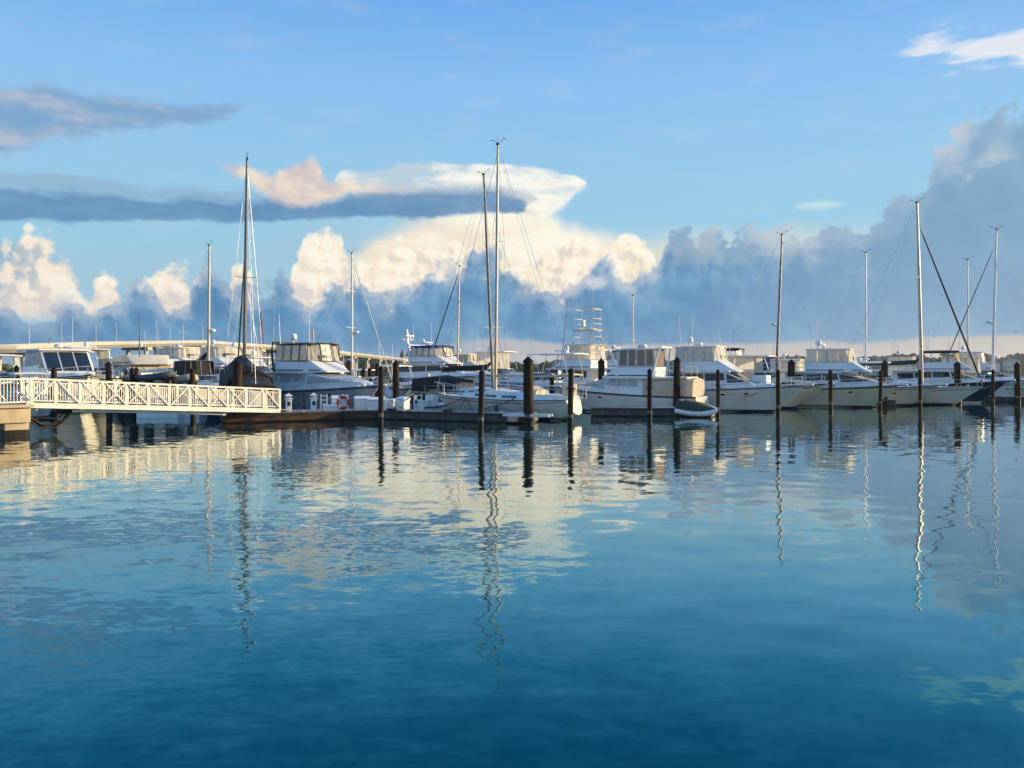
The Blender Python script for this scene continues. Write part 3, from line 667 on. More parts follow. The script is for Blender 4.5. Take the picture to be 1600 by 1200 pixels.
def express(label, bow_px, D, deg, L=10, B=3.5, za=1.05, zf=1.6, hull='hullwhite', house='white', top=None, archm='white', glass='glass', stripe='boot', rub='black', screencol='glass', tall=1.9, hard=True, loc=None, side='vinyl', topm='canvas_cream', gear='radar whips', name='cabin_cruiser', cat='cabin cruiser', group=None, aftcover=None, extra_box=False, fwd=0.0):
    r = thing(name, label, cat, loc or stern_at(bow_px, D, L, deg), deg, group)
    H = Hull(L, B, za, zf, rake=.2, full=2.6); H.build('hull', hull, r, stripe, rub)
    x1 = L*(.52+fwd)
    t0 = Tier([(L*(.30+fwd), za+.50), (x1, H.sheer(x1)+.52), (lerp(x1, L, .48), H.sheer(lerp(x1, L, .48))+.34), (lerp(x1, L, .84), H.sheer(lerp(x1, L, .84))+.05)], lambda x: H.sheer(x)-.05, lambda x: max(.06, H.beam(x)-.26), .30, .10, .12)
    t0.body('foredeck_cabin', house, r)
    t0.window(r, x1-.2, lerp(x1, L, .42), .16, .34, glass, s0=.1, s1=-.2)
    xh = lerp(x1, L, .38); MB().box(xh-.26, xh+.26, -.26, .26, H.sheer(xh)+.42, H.sheer(xh)+.49).build('deck_hatch', 'vinyl_smoke', r, bevel=.03)
    # wrap windscreen
    w = B/2-.38; zb0 = H.sheer(x1)+.42; mb = MB()
    lo = [(L*(.34+fwd), w), (L*(.44+fwd), w), (x1-.15, w*.86), (x1+.15, w*.42), (x1+.2, 0)]; lo = lo+[(x, -y) for x, y in reversed(lo[:-1])]
    hi = [(x-.55, y*.93) for x, y in lo]
    for i in range(len(lo)-1):
        a, b, c, d = lo[i], lo[i+1], hi[i+1], hi[i]; hz = zb0+.62
        P_ = [Vector((a[0], a[1], zb0)), Vector((b[0], b[1], zb0)), Vector((c[0], c[1], hz)), Vector((d[0], d[1], hz))]
        cen = sum(P_, Vector())/4; P_ = [cen+(p-cen)*.96 for p in P_]; nn_ = (P_[1]-P_[0]).cross(P_[3]-P_[0]).normalized()*.015
        MB().poly(P_, nn_).build('windscreen_pane', screencol, r, 0)
    mb.tube([(x, y, zb0+.63) for x, y in hi], .03, 6).tube([(x, y, zb0) for x, y in lo], .03, 6)
    for a, b in zip(lo, hi): mb.tube([(a[0], a[1], zb0), (b[0], b[1], zb0+.62)], .022, 5)
    mb.build('windscreen_frame', 'steel', r)
    cb = Tier([(.3, za+.30), (L*(.36+fwd), za+.45), (L*(.40+fwd), zb0)], lambda x: za-.04, lambda x: H.beam(x)-.12, .12, .0, .1); cb.body('cockpit_coaming', house, r)
    seat(r, L*(.30+fwd), .4, za+.3)
    zt = za+tall
    if hard:
        arc_top(L*(.12+fwd), x1-.35, zt, w+.05, .09, .10).build('hardtop', archm, r)
        for sd in (1, -1):
            MB().tube([(x1-.30, w*.88*sd, zb0+.6), (x1-.75, w*.86*sd, zt)], .035, 6).build('hardtop_post', 'steel', r)
            MB().tube([(L*(.16+fwd), w*sd, za+.35), (L*(.20+fwd), w*.9*sd, zt)], .04, 6).build('hardtop_post', 'steel', r)
        if side:
            for sd in (1, -1):
                for a, b in ((L*(.17+fwd), L*(.27+fwd)), (L*(.28+fwd), L*(.40+fwd))):
                    MB().poly([(a, w*sd, za+.42), (b, w*sd, za+.45), (b, w*.93*sd, zt-.02), (a, w*.93*sd, zt-.02)], (0, .012*sd, 0)).build('enclosure_panel', side, r, 0)
    else:
        canopy(r, L*(.12+fwd), L*(.42+fwd), za+.45, zt, w, topm, side or 'vinyl', 'steel', nf=3)
    if archm and 'arch' in gear: arch(r, L*(.20+fwd), w+.1, za+.3, tall-.05, -.7, .11, archm)
    if 'radar' in gear: radar(r, L*(.25+fwd), 0, zt+.10)
    if 'dome' in gear: dome(r, L*(.22+fwd), .4, zt+.08, .2, .2)
    if 'whips' in gear: whip(r, L*(.18+fwd), w*.8, zt, 2.2); whip(r, L*(.18+fwd), -w*.8, zt, 2.2, lean=(-.2, 0))
    if 'rigs' in gear: outriggers(r, L*.35, w, zt-.1, 6.0)
    if aftcover:
        c = Tier([(.2, za+.75), (L*(.06+fwd), za+1.25), (L*(.16+fwd), zt-.15)], lambda x: za, w, .1, .1, .15); c.body('cockpit_cover', aftcover, r)
    if extra_box:
        MB().box(L*.56, L*.64, -1.0, 1.0, H.sheer(L*.6)+.30, H.sheer(L*.6)+1.0).build('deck_locker', 'plastic', r, bevel=.04)
    bow_rail(r, H, L*.42, .55, 9); pulpit(r, H, .5); cleats(r, H, (L*.08, L*.5, L*.9))
    MB().box(-.7, .02, -B*.36, B*.36, .16, .24).build('swim_platform', 'white', r, bevel=.03)
    H.porthole(r, (L*.60, L*.70), .74, .36, .12)
    H.band(r, 'sheer_stripe', 'boot', .88, .905)
    line(r, 'mooring_line', sag((L*.9, H.beam(L*.9)*.9, zf), (L*.9+1.5, 2.4, zf-.2), .15), .02, 'rope')
    return r, H

def sailboat(label, mast, D, deg, top_py, L=11, B=3.4, za=1.0, zf=1.35, top_px=None, hull='hullwhite', mastm='alu', mr=.085, boom=None, cover=None, boomz=2.4, furl=None, furlr=.05, spread=(.48,), spm=None, gear='', hulldetail=True, mast_t=.58, name='sailboat', boomlen=.36, stripe='boot', rub='black', forestay_top=.97, cant=.45, mastbase=None, tent=None, wires=True, wirem='steel', shr=.011, group=None, boomrise=0.0):
    p = at(mast, D, z=0); off = L*mast_t
    loc = (p.x-off*cos(R(deg)), p.y-off*sin(R(deg)), 0)
    r = thing(name, label, 'sailboat', loc, deg, group)
    H = Hull(L, B, za, zf, transom=.62, rake=.20, full=1.9, cant=cant, kind='sail'); H.build('hull', hull, r, stripe, rub, rubr=.028)
    H.band(r, 'cove_stripe', 'boot' if hull != 'navy' else 'cream', .86, .885)
    zt = zz(top_py, D); dx = ((top_px-mast)/F*D) if top_px is not None else 0.0
    # lean in world X turned into the boat's frame
    lx, ly = dx*cos(R(-deg)), dx*sin(R(-deg))
    def mp(z): k = (z-1)/(zt-1); return Vector((off+lx*k, ly*k, z))
    cab = Tier([(L*.30, za+.38), (L*.50, za+.46), (L*.66, za+.40), (L*.78, H.sheer(L*.78)+.04)], lambda x: H.sheer(x)-.05, lambda x: max(.1, min(B/2-.55, H.beam(x)-.42)), .25, .08, .1)
    cab.body('coachroof', 'white' if hull != 'hullcream' else 'cream', r)
    for a, b in ((.36, .46), (.49, .57), (.60, .65)): cab.window(r, L*a, L*b, .16, .28, 'glass', s0=.03, s1=-.03, name='cabin_window')
    ms = MB().tube([mp(z) for z in (za+.2, lerp(1, zt, .35), lerp(1, zt, .7), zt)], [mr, mr, mr*.9, mr*.62], 10).build('mast', mastm, r)
    hd = MB(); t = mp(zt)
    hd.box(t.x-.14, t.x+.10, t.y-.06, t.y+.06, t.z-.02, t.z+.10)
    hd.tube([t+Vector((-.05, 0, .08)), t+Vector((-.5, .05, .30))], .014, 4).tube([t+Vector((0, 0, .08)), t+Vector((.42, -.05, .34))], .014, 4)
    hd.tube([t+Vector((.34, -.05, .34)), t+Vector((.62, -.05, .36))], .018, 4).tube([t+Vector((-.62, .05, .22)), t+Vector((-.42, .05, .36))], .018, 4)
    hd.tube([t, t+Vector((0, .1, .55))], .008, 4)
    hd.build('masthead_fittings', 'black', r)
    wsp = []
    for k in spread:
        z = lerp(1.2, zt, k); c = mp(z); w = .85-.25*k
        MB().tube([c+Vector((-.12, w, .05)), c, c+Vector((-.12, -w, .05))], [.018, .03, .018], 5).build('spreader', spm or mastm, r)
        wsp.append((c, w))
    if wires:
        for sd in (1, -1):
            pts = [Vector((off-.1, (H.beam(off)-.12)*sd, H.sheer(off)))]+[c+Vector((-.12, w*sd, .05)) for c, w in wsp]+[mp(zt*.985)]
            line(r, 'shroud', pts, shr, wirem, 4)
            if wsp: line(r, 'lower_shroud', [Vector((off-.35, (H.beam(off)-.12)*sd, H.sheer(off))), wsp[0][0]], shr*.8, wirem, 4)
        line(r, 'backstay', [Vector((.15, 0, za)), mp(zt)], shr, wirem, 4)
    ft = mp(lerp(1, zt, forestay_top)); fb = Vector((L-.12, 0, zf+.05))
    if furl:
        a = fb.lerp(ft, .04); b = fb.lerp(ft, .96)
        fo = MB().tube([a, fb.lerp(ft, .1), fb.lerp(ft, .5), fb.lerp(ft, .9), b], [furlr*.5, furlr, furlr, furlr*.7, furlr*.3], 8).build('furled_jib', furl, r)
        MB().lathe([(.09, 0), (.11, .03), (.05, .07), (.11, .13), (.09, .16)], 10, tuple(fb.lerp(ft, .02))).build('furling_drum', 'black', r)
        line(r, 'forestay', [fb, ft], .012, wirem)
    else: line(r, 'forestay', [fb, ft], shr*1.3, wirem)
    if boom is not None or cover:
        bl = L*boomlen; b0 = mp(boomz)+Vector((-.12, 0, 0)); b1 = b0+Vector((-bl, 0, boomrise))
        bo = MB().tube([b0, b1], .065, 8).build('boom', mastm, r)
        if cover:
            rows = [b0+Vector((-.02, 0, .55)), b0+Vector((-.35, 0, .24)), b0.lerp(b1, .3)+Vector((0, 0, .15)), b0.lerp(b1, .6)+Vector((0, 0, .13)), b0.lerp(b1, .85)+Vector((0, 0, .08)), b1+Vector((0, 0, .05))]
            MB().tube(rows, [.07, .19, .21, .19, .14, .07], 9).build('sail_cover', cover, r)
        line(r, 'topping_lift', [b1, mp(zt*.98)], shr*.7, wirem, 4)
        line(r, 'mainsheet', [b0.lerp(b1, .8), Vector(((b0.lerp(b1, .8)).x, 0, za+.4))], .02, 'rope')
    if tent:
        c = MB(); x0, x1, z0_, z1_ = tent[1:5]
        rows = []
        for i in range(7):
            x = lerp(x0, x1, i/6); zp = lerp(z0_, z1_, i/6)+.05*sin(i*2.1)
            rows.append([(x, B/2-.15, za+.55), (x, B/2-.3, lerp(za+.6, zp, .5)), (x, .28, zp-.1), (x, 0, zp), (x, -.28, zp-.1), (x, -B/2+.3, lerp(za+.6, zp, .5)), (x, -B/2+.15, za+.55)])
        c.grid(rows); k = 7; c.f.append(tuple(range(7))[::-1]); c.f.append(tuple(range(42, 49))); c.build('boom_tent', tent[0], r, 60)
    if 'radar' in gear:
        c = mp(lerp(1, zt, .42)); sgn = -1 if 'aft' in gear else 1
        rd = MB().tube([c, c+Vector((.45*sgn, 0, -.05))], .035, 5).tube([c+Vector((0, 0, -.3)), c+Vector((.4*sgn, 0, -.06))], .02, 5).build('radar_bracket', 'black', r)
        MB().lathe([(.2, 0), (.26, .04), (.26, .17), (.18, .24), (.01, .26)], 14, tuple(c+Vector((.5*sgn, 0, -.03)))).build('radar_dome', 'plastic', r)
    if hulldetail:
        # stanchions, lifelines, pulpit and pushpit
        mb = MB(); xs = [.35+i*(L-1.5)/7 for i in range(8)]
        def q(x, sd, z): return (x, max(.05, H.beam(x)-.08)*sd, H.sheer(x)+z)
        for sd in (1, -1):
            for x in xs: mb.tube([q(x, sd, -.02), q(x, sd, .62)], .013, 4)
            for z in (.32, .62): mb.tube([q(x, sd, z) for x in xs], .009, 4)
        mb.build('lifelines', 'steel', r)
        mb = MB(); xp = L-1.15
        mb.tube([q(xp, 1, 0), q(xp, 1, .62), q(L-.5, 1, .68), (L+.02, 0, zf+.70), q(L-.5, -1, .68), q(xp, -1, .62), q(xp, -1, 0)], .018, 5)
        for sd in (1, -1): mb.tube([q(L-.5, sd, 0), q(L-.5, sd, .68)], .015, 5)
        mb.build('pulpit_rail', 'steel', r)
        mb = MB(); mb.tube([q(.9, 1, .62), q(.15, 1, .66), q(.15, -1, .66), q(.9, -1, .62)], .02, 5)
        for x in (.15, .9):
            for sd in (1, -1): mb.tube([q(x, sd, 0), q(x, sd, .64)], .016, 5)
        mb.build('pushpit_rail', 'steel', r)
        ck = Tier([(.5, za+.22), (L*.30, za+.30)], lambda x: H.sheer(x)-.04, lambda x: H.beam(x)-.34, .1, .0, .06); ck.body('cockpit_coaming', 'white', r)
        MB().tube([(L*.10, .42*cos(a), za+.75+.42*sin(a)) for a in [2*pi*i/16 for i in range(16)]], .018, 5, closed=True).tube([(L*.1, 0, za+.2), (L*.1, 0, za+.78)], .06, 8).build('steering_wheel', 'steel', r)
        cleats(r, H, (.5, L*.9))
    return r, H, mp

def tender(label, px, D, deg, L=4.2):
    p = at(px, D, z=0); r = thing('tender', label, 'small boat', tuple(p), deg)
    H = Hull(L, 1.8, .6, .85, transom=.85, rake=.16); H.build('hull', 'hullwhite', r, 'boot', 'rubbergrey', .05, deckm='offwhite')
    MB().box(L*.38, L*.52, -.35, .35, .6, 1.35).build('console', 'white', r, bevel=.05)
    MB().poly([(L*.52, -.32, 1.35), (L*.52, .32, 1.35), (L*.47, .28, 1.7), (L*.47, -.28, 1.7)], (.015, 0, 0)).build('windscreen', 'vinyl_smoke', r, 0)
    MB().box(L*.2, L*.3, -.4, .4, .6, 1.0).build('seat', 'offwhite', r, bevel=.04)
    o = MB().box(-.35, .05, -.18, .18, .75, 1.35).build('outboard_cowl', 'black', r, bevel=.06); MB().box(-.25, -.08, -.06, .06, -.2, .75).build('outboard_leg', 'black', o)
    return r
# ------------------------------------------------------------------ the setting
MB().add([(-3000, -300, 0), (3000, -300, 0), (3000, 3500, 0), (-3000, 3500, 0)], [(0, 1, 2, 3)]).build('water', water_mat(), smooth=0, kind='structure')
hz = bpy.data.materials.new('sea_haze'); hz.use_nodes = True; nt_ = hz.node_tree; nt_.nodes.clear()
vo = nt_.nodes.new('ShaderNodeVolumePrincipled'); vo.inputs['Color'].default_value = (.80, .88, .95, 1); vo.inputs['Density'].default_value = .00011; vo.inputs['Anisotropy'].default_value = .2
nt_.links.new(vo.outputs[0], nt_.nodes.new('ShaderNodeOutputMaterial').inputs['Volume'])
hb = MB().box(-3050, 3050, -350, 3550, -1, 60).build('haze', hz, smooth=0, kind='stuff')

def shore(name, pts, depth, h, m='land', seed=1):
    """a low bank of land; pts = (px, D) along its waterline"""
    rnd = random.Random(seed); rows = []; n = 40
    for i in range(n+1):
        t = i/n*(len(pts)-1); k = min(int(t), len(pts)-2); px = lerp(pts[k][0], pts[k+1][0], t-k); D = lerp(pts[k][1], pts[k+1][1], t-k)
        base = at(px, D, z=0); dr = Vector((base.x, base.y, 0)).normalized()
        rows.append([base+Vector((0, 0, -1)), base+dr*4+Vector((0, 0, .8*rnd.uniform(.6, 1.2))), base+dr*depth*.4+Vector((0, 0, h*rnd.uniform(.7, 1.2))), base+dr*depth+Vector((0, 0, h*.9)), base+dr*(depth+5)+Vector((0, 0, -1))])
    return MB().grid(rows).build(name, m, smooth=60, kind='structure')
def wood(name, pts, m, seed, n, spread, r0, r1, label=None):
    """a mangrove belt read as one mass: many small leaf clumps round many crowns"""
    rnd = random.Random(seed); mb = MB()
    for i in range(n):
        t = rnd.random()*(len(pts)-1); k = min(int(t), len(pts)-2); px = lerp(pts[k][0], pts[k+1][0], t-k); D = lerp(pts[k][1], pts[k+1][1], t-k)+rnd.random()*spread
        hh = lerp(pts[k][2], pts[k+1][2], t-k)*rnd.uniform(.65, 1.0); base = at(px, D, z=0); R_ = rnd.uniform(r0, r1)
        for j in range(16):
            a = rnd.random()*2*pi; e = rnd.random(); rr = R_*rnd.uniform(.3, 1)
            c = (base.x+cos(a)*rr, base.y+sin(a)*rr, hh*(.35+.6*e)-rr*.12)
            mb.blob(c, R_*.42*rnd.uniform(.6, 1.1), R_*.42, R_*.34*rnd.uniform(.6, 1.1), 5, 4, rnd.random(), .6)
        mb.blob((base.x, base.y, hh*.3), R_*.9, R_*.9, hh*.35, 6, 4, rnd.random(), .5)
    o = mb.build(name, m, smooth=0, kind='stuff'); return o
shore('far_shore', [(380, 620), (700, 560), (860, 600), (1020, 700)], 120, 1.6, seed=2)
shore('distant_shore', [(980, 980), (1200, 1000), (1500, 960), (2100, 900)], 300, 2.2, seed=3)
wood('mangrove_wood', [(400, 640, 8), (520, 600, 12.5), (700, 560, 12), (840, 600, 9), (900, 610, 12), (980, 690, 13), (1040, 700, 8)], 'leaf', 4, 190, 50, 3.5, 6.5)
wood('distant_wood', [(1000, 1000, 12), (1100, 1005, 18), (1180, 1020, 21), (1260, 1010, 22), (1400, 990, 24), (1500, 970, 24), (1600, 950, 23), (1900, 930, 22)], 'leaf2', 5, 240, 90, 7, 13)
wood('low_wood', [(-300, 430, 7), (-60, 430, 8), (60, 440, 6), (140, 470, 5)], 'leaf', 6, 60, 30, 3, 5)
shore('left_shore', [(-500, 425), (150, 460)], 60, 1.2, seed=5)

# pines standing above the mangroves
for i, (px, D, top, lab) in enumerate(((628, 470, 546, 'taller of the two dark pines above the end of the bridge'), (636, 475, 550, 'shorter pine just right of the taller pine by the bridge end'))):
    p = at(px, D, z=0); hh = zz(top, D); t = thing('pine_tree', lab, 'tree', (p.x, p.y, 0), 0, 'pines by the bridge end')
    MB().tube([(0, 0, 0), (.1, 0, hh*.5), (0, 0, hh*.97)], [.4, .28, .08], 6).build('trunk', 'bark', t)
    rnd = random.Random(i+9); c = MB()
    for j in range(70):
        e = rnd.random(); a = rnd.random()*2*pi; rr = (1-e)*2.6*rnd.random()**.5+.2
        c.blob((cos(a)*rr, sin(a)*rr, hh*(.42+.56*e)), .7*(1.2-e), .7*(1.2-e), .45, 5, 4, j, .6)
    c.build('crown', 'leaf', t, smooth=0)

# houses on the distant shore
rnd = random.Random(12)
hl = [(1118, 12, 5, 'stucco', 'pale low house on the distant shore behind the navy-topped cruiser'), (1258, 22, 9, 'stucco', 'wide pale block on the distant shore left of the netted flybridge'), (1352, 12, 7, 'stucco', 'small pale house on the distant shore behind the white mast'),
      (1392, 16, 8, 'cream', 'cream house on the distant shore above the green sail cover'), (1462, 14, 7, 'stucco', 'pale house on the distant shore under the dark bimini top'), (1545, 20, 9, 'cream', 'broad cream house on the distant shore right of the tall right mast'), (1580, 14, 12, 'stucco', 'tallest pale house on the distant shore at the right edge')]
for px, w, h, m, lab in hl:
    D = 930; p = at(px, D, z=0); t = thing('house', lab, 'house', (p.x, p.y, 1.5), rnd.uniform(-15, 15), 'houses on the distant shore')
    MB().box(-w/2, w/2, -5, 5, 0, h).build('wall', m, t)
    MB().poly([(-w/2-.8, -5.6, h), (w/2+.8, -5.6, h), (w/2-2, 0, h+2.6), (-w/2+2, 0, h+2.6)], (0, 0, .2)).poly([(-w/2-.8, 5.6, h), (w/2+.8, 5.6, h), (w/2-2, 0, h+2.6), (-w/2+2, 0, h+2.6)], (0, 0, .2)).build('roof', 'roofing', t, 0)
    for k in range(int(w/4)):
        x = -w/2+2+k*4; MB().box(x-.7, x+.7, -5.05, -4.9, h*.35, h*.35+1.6).build('window', 'glass', t)

# ------------------------------------------------------------------ long road bridge
bpts = [(-420, 165, 6.2), (-200, 172, 7.2), (0, 190, zz(540, 190)), (150, 222, zz(534, 222)), (300, 262, zz(532, 262)), (440, 320, zz(541, 320)), (530, 370, zz(550, 370)), (630, 430, zz(561, 430)), (700, 490, 5.0), (740, 530, 3.0)]
def bpos(px):
    for a, b in zip(bpts, bpts[1:]):
        if px <= b[0]:
            t = (px-a[0])/(b[0]-a[0]); return at(px, lerp(a[1], b[1], t), z=lerp(a[2], b[2], t))
br = thing('road_bridge', 'long cream concrete road bridge crossing the water behind the boats', 'bridge', (0, 0, 0))
bs = [bpos(x) for x in range(-420, 741, 20)]
rows = []; par = []; par2 = []
for i, p in enumerate(bs):
    a = bs[max(0, i-1)]; b = bs[min(len(bs)-1, i+1)]; d = (b-a); d.z = 0; d.normalize(); nn = Vector((d.y, -d.x, 0))
    o_ = lambda u, z: p+nn*u+Vector((0, 0, z))
    rows.append([o_(5.5, -.85), o_(5.5, -.6), o_(-5.5, -.6), o_(-5.5, -.85), o_(-4.4, -1.75), o_(4.4, -1.75)])
    par.append([o_(5.55, -.62), o_(5.55, 0), o_(5.3, 0), o_(5.3, -.58)]); par2.append([o_(-5.3, -.58), o_(-5.3, 0), o_(-5.55, 0), o_(-5.55, -.62)])
MB().grid(rows, closed=True).build('deck', 'concrete_far', br, 30)
MB().grid(par, closed=True).build('parapet', 'concrete_far', br, 30); MB().grid(par2, closed=True).build('parapet', 'concrete_far', br, 30)
for px in (-330, -200, -90, 17, 121, 214, 257, 298, 352, 396, 430, 462, 492, 518, 542, 564, 584, 603, 620, 636, 651, 666, 680, 694):
    p = bpos(px); q = bpos(px+6); d = (q-p); d.z = 0; d.normalize(); nn = Vector((d.y, -d.x, 0)); ang = atan2(d.y, d.x)
    w = 2.2 if px < 450 else 1.6
    pier = MB(); pier.box(-w*.5, w*.5, -4.6, 4.6, p.z-2.75, p.z-1.75); o = pier.build('pier_cap', 'bridge_cap', br); o.location = (p.x, p.y, 0); o.rotation_euler = (0, 0, ang)
    for sgn in (-1, 1):
        c = MB().tube([(0, sgn*3.2, -1), (0, sgn*3.2, p.z-2.75)], .62 if px < 450 else .8, 8).build('column', 'concrete_far', o)
# roadside lamp poles along the bridge
for px in (62, 330):
    p = bpos(px); t = thing('street_lamp', 'small lamp pole on the bridge above the '+('white pilothouse yacht' if px == 62 else 'navy boom cover'), 'street lamp', (p.x, p.y, p.z), 0, 'lamp poles on the bridge')
    MB().tube([(0, 4, -.6), (0, 4, 1.2), (.4, 4, 1.5)], .07, 5).build('pole', 'aludark', t); MB().box(.2, .9, 3.85, 4.15, 1.45, 1.58).build('lamp_head', 'aludark', t)

# ------------------------------------------------------------------ red crane far behind the bridge
p = at(412, 520, z=0); cr = thing('crane', 'red lattice crane jib rising far behind the bridge', 'crane', (p.x, p.y, 0))
topz_ = zz(487, 520); mb = MB()
A0 = Vector((.6, 0, 2)); A1 = Vector((-1.9, 0, topz_))
for sx, sy in ((-.9, -.9), (.9, -.9), (.9, .9), (-.9, .9)): mb.tube([A0+Vector((sx, sy, 0)), A1+Vector((sx*.3, sy*.3, 0))], .16, 4)
n = 16
for i in range(n):
    a, b = A0.lerp(A1, i/n), A0.lerp(A1, (i+1)/n); ka, kb = lerp(1, .3, i/n)*.9, lerp(1, .3, (i+1)/n)*.9; s_ = 1 if i % 2 else -1
    for y in (-1, 1): mb.tube([a+Vector((s_*ka, y*ka, 0)), b+Vector((-s_*kb, y*kb, 0))], .1, 4)
mb.build('jib', 'crane', cr)
MB().box(-3, 4, -2, 2, 0, 3.4).box(-2.2, .2, -2.3, -1.2, 1.2, 3.0).build('cab', 'crane', cr, bevel=.1)
line(cr, 'hoist_cable', [A1, Vector((-6, 0, 6))], .06, 'rubber')

# ------------------------------------------------------------------ gangway, its pier and pipes
GA = at(47, 36.7, z=1.45); GB = at(438, 46.0, z=.72); gd = GB-GA; gl = sqrt(gd.x**2+gd.y**2); gdeg = math.degrees(atan2(gd.y, gd.x)); gs = gd.z/gl
g = thing('gangway', 'long cream painted aluminium gangway with pickets and crossed braces', 'gangway', tuple(GA), gdeg)
def gz(x): return gs*x
W = 1.5; Hh = 1.15; NP = 12
d = MB().poly([(0, 0, -.02), (gl, 0, gz(gl)-.02), (gl, W, gz(gl)-.02), (0, W, -.02)], (0, 0, .05)); d.build('walkway', 'dock', g)
def gbar(mb, x0, z0, x1, z1, y, w=.05, t=.05):
    a = Vector((x0, y, gz(x0)+z0)); b = Vector((x1, y, gz(x1)+z1)); dd = (b-a).normalized(); u = Vector((-dd.z, 0, dd.x))*w/2
    mb.poly([a-u, b-u, b+u, a+u], (0, t, 0))
for yy in (0.0, W):
    fr = MB(); gbar(fr, 0, -.08, gl, -.08, yy-.03, .24, .08); gbar(fr, 0, Hh, gl, Hh, yy-.035, .09, .09); gbar(fr, 0, Hh-.16, gl, Hh-.16, yy-.02, .04, .04); gbar(fr, 0, .14, gl, .14, yy-.02, .05, .04)
    for i in range(NP+1): x = min(gl-.05, max(.05, gl*i/NP)); fr.poly([(x-.07, yy-.04, gz(x)), (x+.07, yy-.04, gz(x)), (x+.07, yy-.04, gz(x)+Hh), (x-.07, yy-.04, gz(x)+Hh)], (0, .09, 0))
    fo = fr.build('side_frame', 'railpaint', g, 0)
    pk = MB(); nk = int(gl/.11)
    for i in range(nk): x = gl*(i+.5)/nk; pk.box(x-.016, x+.016, yy-.012, yy+.012, gz(x)+.14, gz(x)+Hh-.16)
    pk.build('pickets', 'railpaint', fo, 0)
    for i in range(NP):
        a, b = gl*i/NP+.07, gl*(i+1)/NP-.07
        bb = MB()
        if i % 2 == 0 or i in (3, 9): gbar(bb, a, .1, b, Hh-.05, yy-.055 if yy == 0 else yy+.02, .06, .03)
        if i % 2 == 1 or i in (2, 4, 8): gbar(bb, a, Hh-.05, b, .1, yy-.085 if yy == 0 else yy+.055, .06, .03)
        if bb.v: bb.build('brace', 'railpaint', fo, 0)
for x in (.3, gl-.4): MB().tube([(x, .1, gz(x)-.28), (x, W-.1, gz(x)-.28)], .06, 8).build('underside_roller', 'steel', g)
rp = MB().poly([(gl, .1, gz(gl)), (gl+1.1, .1, gz(gl)-.14), (gl+1.1, W-.1, gz(gl)-.14), (gl, W-.1, gz(gl))], (0, 0, .03)).build('hinged_flap', 'steel', g)
# pipe under the gangway
pa = at(117, 38.4, 642); pb = at(352, 43.9, 647)
pi_ = tag(MB().tube([pa, pa.lerp(pb, .5)+Vector((0, 0, .03)), pb], .07, 8).tube([pa-Vector((.12, 0, 0)), pa+Vector((.1, .1, 0))], .10, 8).tube([pb-(pb-pa).normalized()*.2, pb], .1, 8).build('water_pipe', 'plastic'), 'white pipe slung under the long gangway', 'pipe')
for f_ in (.12, .42, .72, .97):
    q = pa.lerp(pb, f_); MB().tube([q+Vector((0, .02, -.08)), q+Vector((0, .02, .75))], .018, 4).build('pipe_hanger', 'steel', pi_)
rnd = random.Random(3)
for i in range(5):
    a = at(42, 36.9, 648+rnd.uniform(0, 14)); b = pa+Vector((-.05-.1*i, 0, -.05+.03*i)); sg = rnd.uniform(.22, .62); kx = rnd.uniform(-.25, .25)
    pts = [p_+Vector((kx*sin(pi*j/12), .08*i, .05*sin(j*rnd.uniform(.8, 1.4)+i))) for j, p_ in enumerate(sag(a, b, sg, 12))]
    tag(MB().tube(pts, (.05, .035, .06, .04, .03)[i], 6).build('utility_hose', 'rubber'), 'black hoses and cables drooping from the pier to the white pipe', 'hose', 'hoses under the gangway')
# concrete pier at the left edge
pc = at(44, 36.4, z=0)
pr = thing('concrete_pier', 'tan concrete pier end carrying the left end of the gangway', 'pier', (pc.x, pc.y, 0), gdeg)
MB().box(-7, 0, -.4, 2.2, .62, 1.30).build('pier_beam', 'concrete', pr, bevel=.03)
MB().box(-7, .12, -.55, 2.3, 1.303, 1.42).build('deck_slab', 'concrete', pr, bevel=.02)
MB().box(-1.0, -.02, -.25, .55, -2, .617).build('column', 'concrete', pr, bevel=.03)
MB().box(-5.6, -4.8, -.25, .55, -2, .617).build('column', 'concrete', pr, bevel=.03)
MB().box(-1.02, 0, -.27, .57, -1, .30).build('wet_foot', 'pilewet', pr, bevel=.02)
lr = thing('landing_railing', 'cream landing railing with curved handrails at the left picture edge', 'railing', (pc.x, pc.y, 1.42), gdeg)
m_ = MB()
for x in (-7, -4.6, -2.4, -.12): m_.box(x-.05, x+.05, -.40, -.30, 0, 1.2)
m_.box(-7, .0, -.395, -.305, 1.12, 1.2).box(-7, 0, -.38, -.32, .1, .16).build('frame', 'railpaint', lr)
m_ = MB()
for i in range(52): x = -6.9+i*.13; m_.box(x-.015, x+.015, -.365, -.335, .16, 1.12)
m_.build('pickets', 'railpaint', lr)
for x0_ in (-1.25, -.15):
    MB().tube([(x0_+.5, -.46, 1.05), (x0_+.05, -.50, 1.0), (x0_-.1, -.5, .8), (x0_, -.5, .5), (x0_+.22, -.5, .22)], .035, 6).build('curved_handrail', 'railpaint', lr)

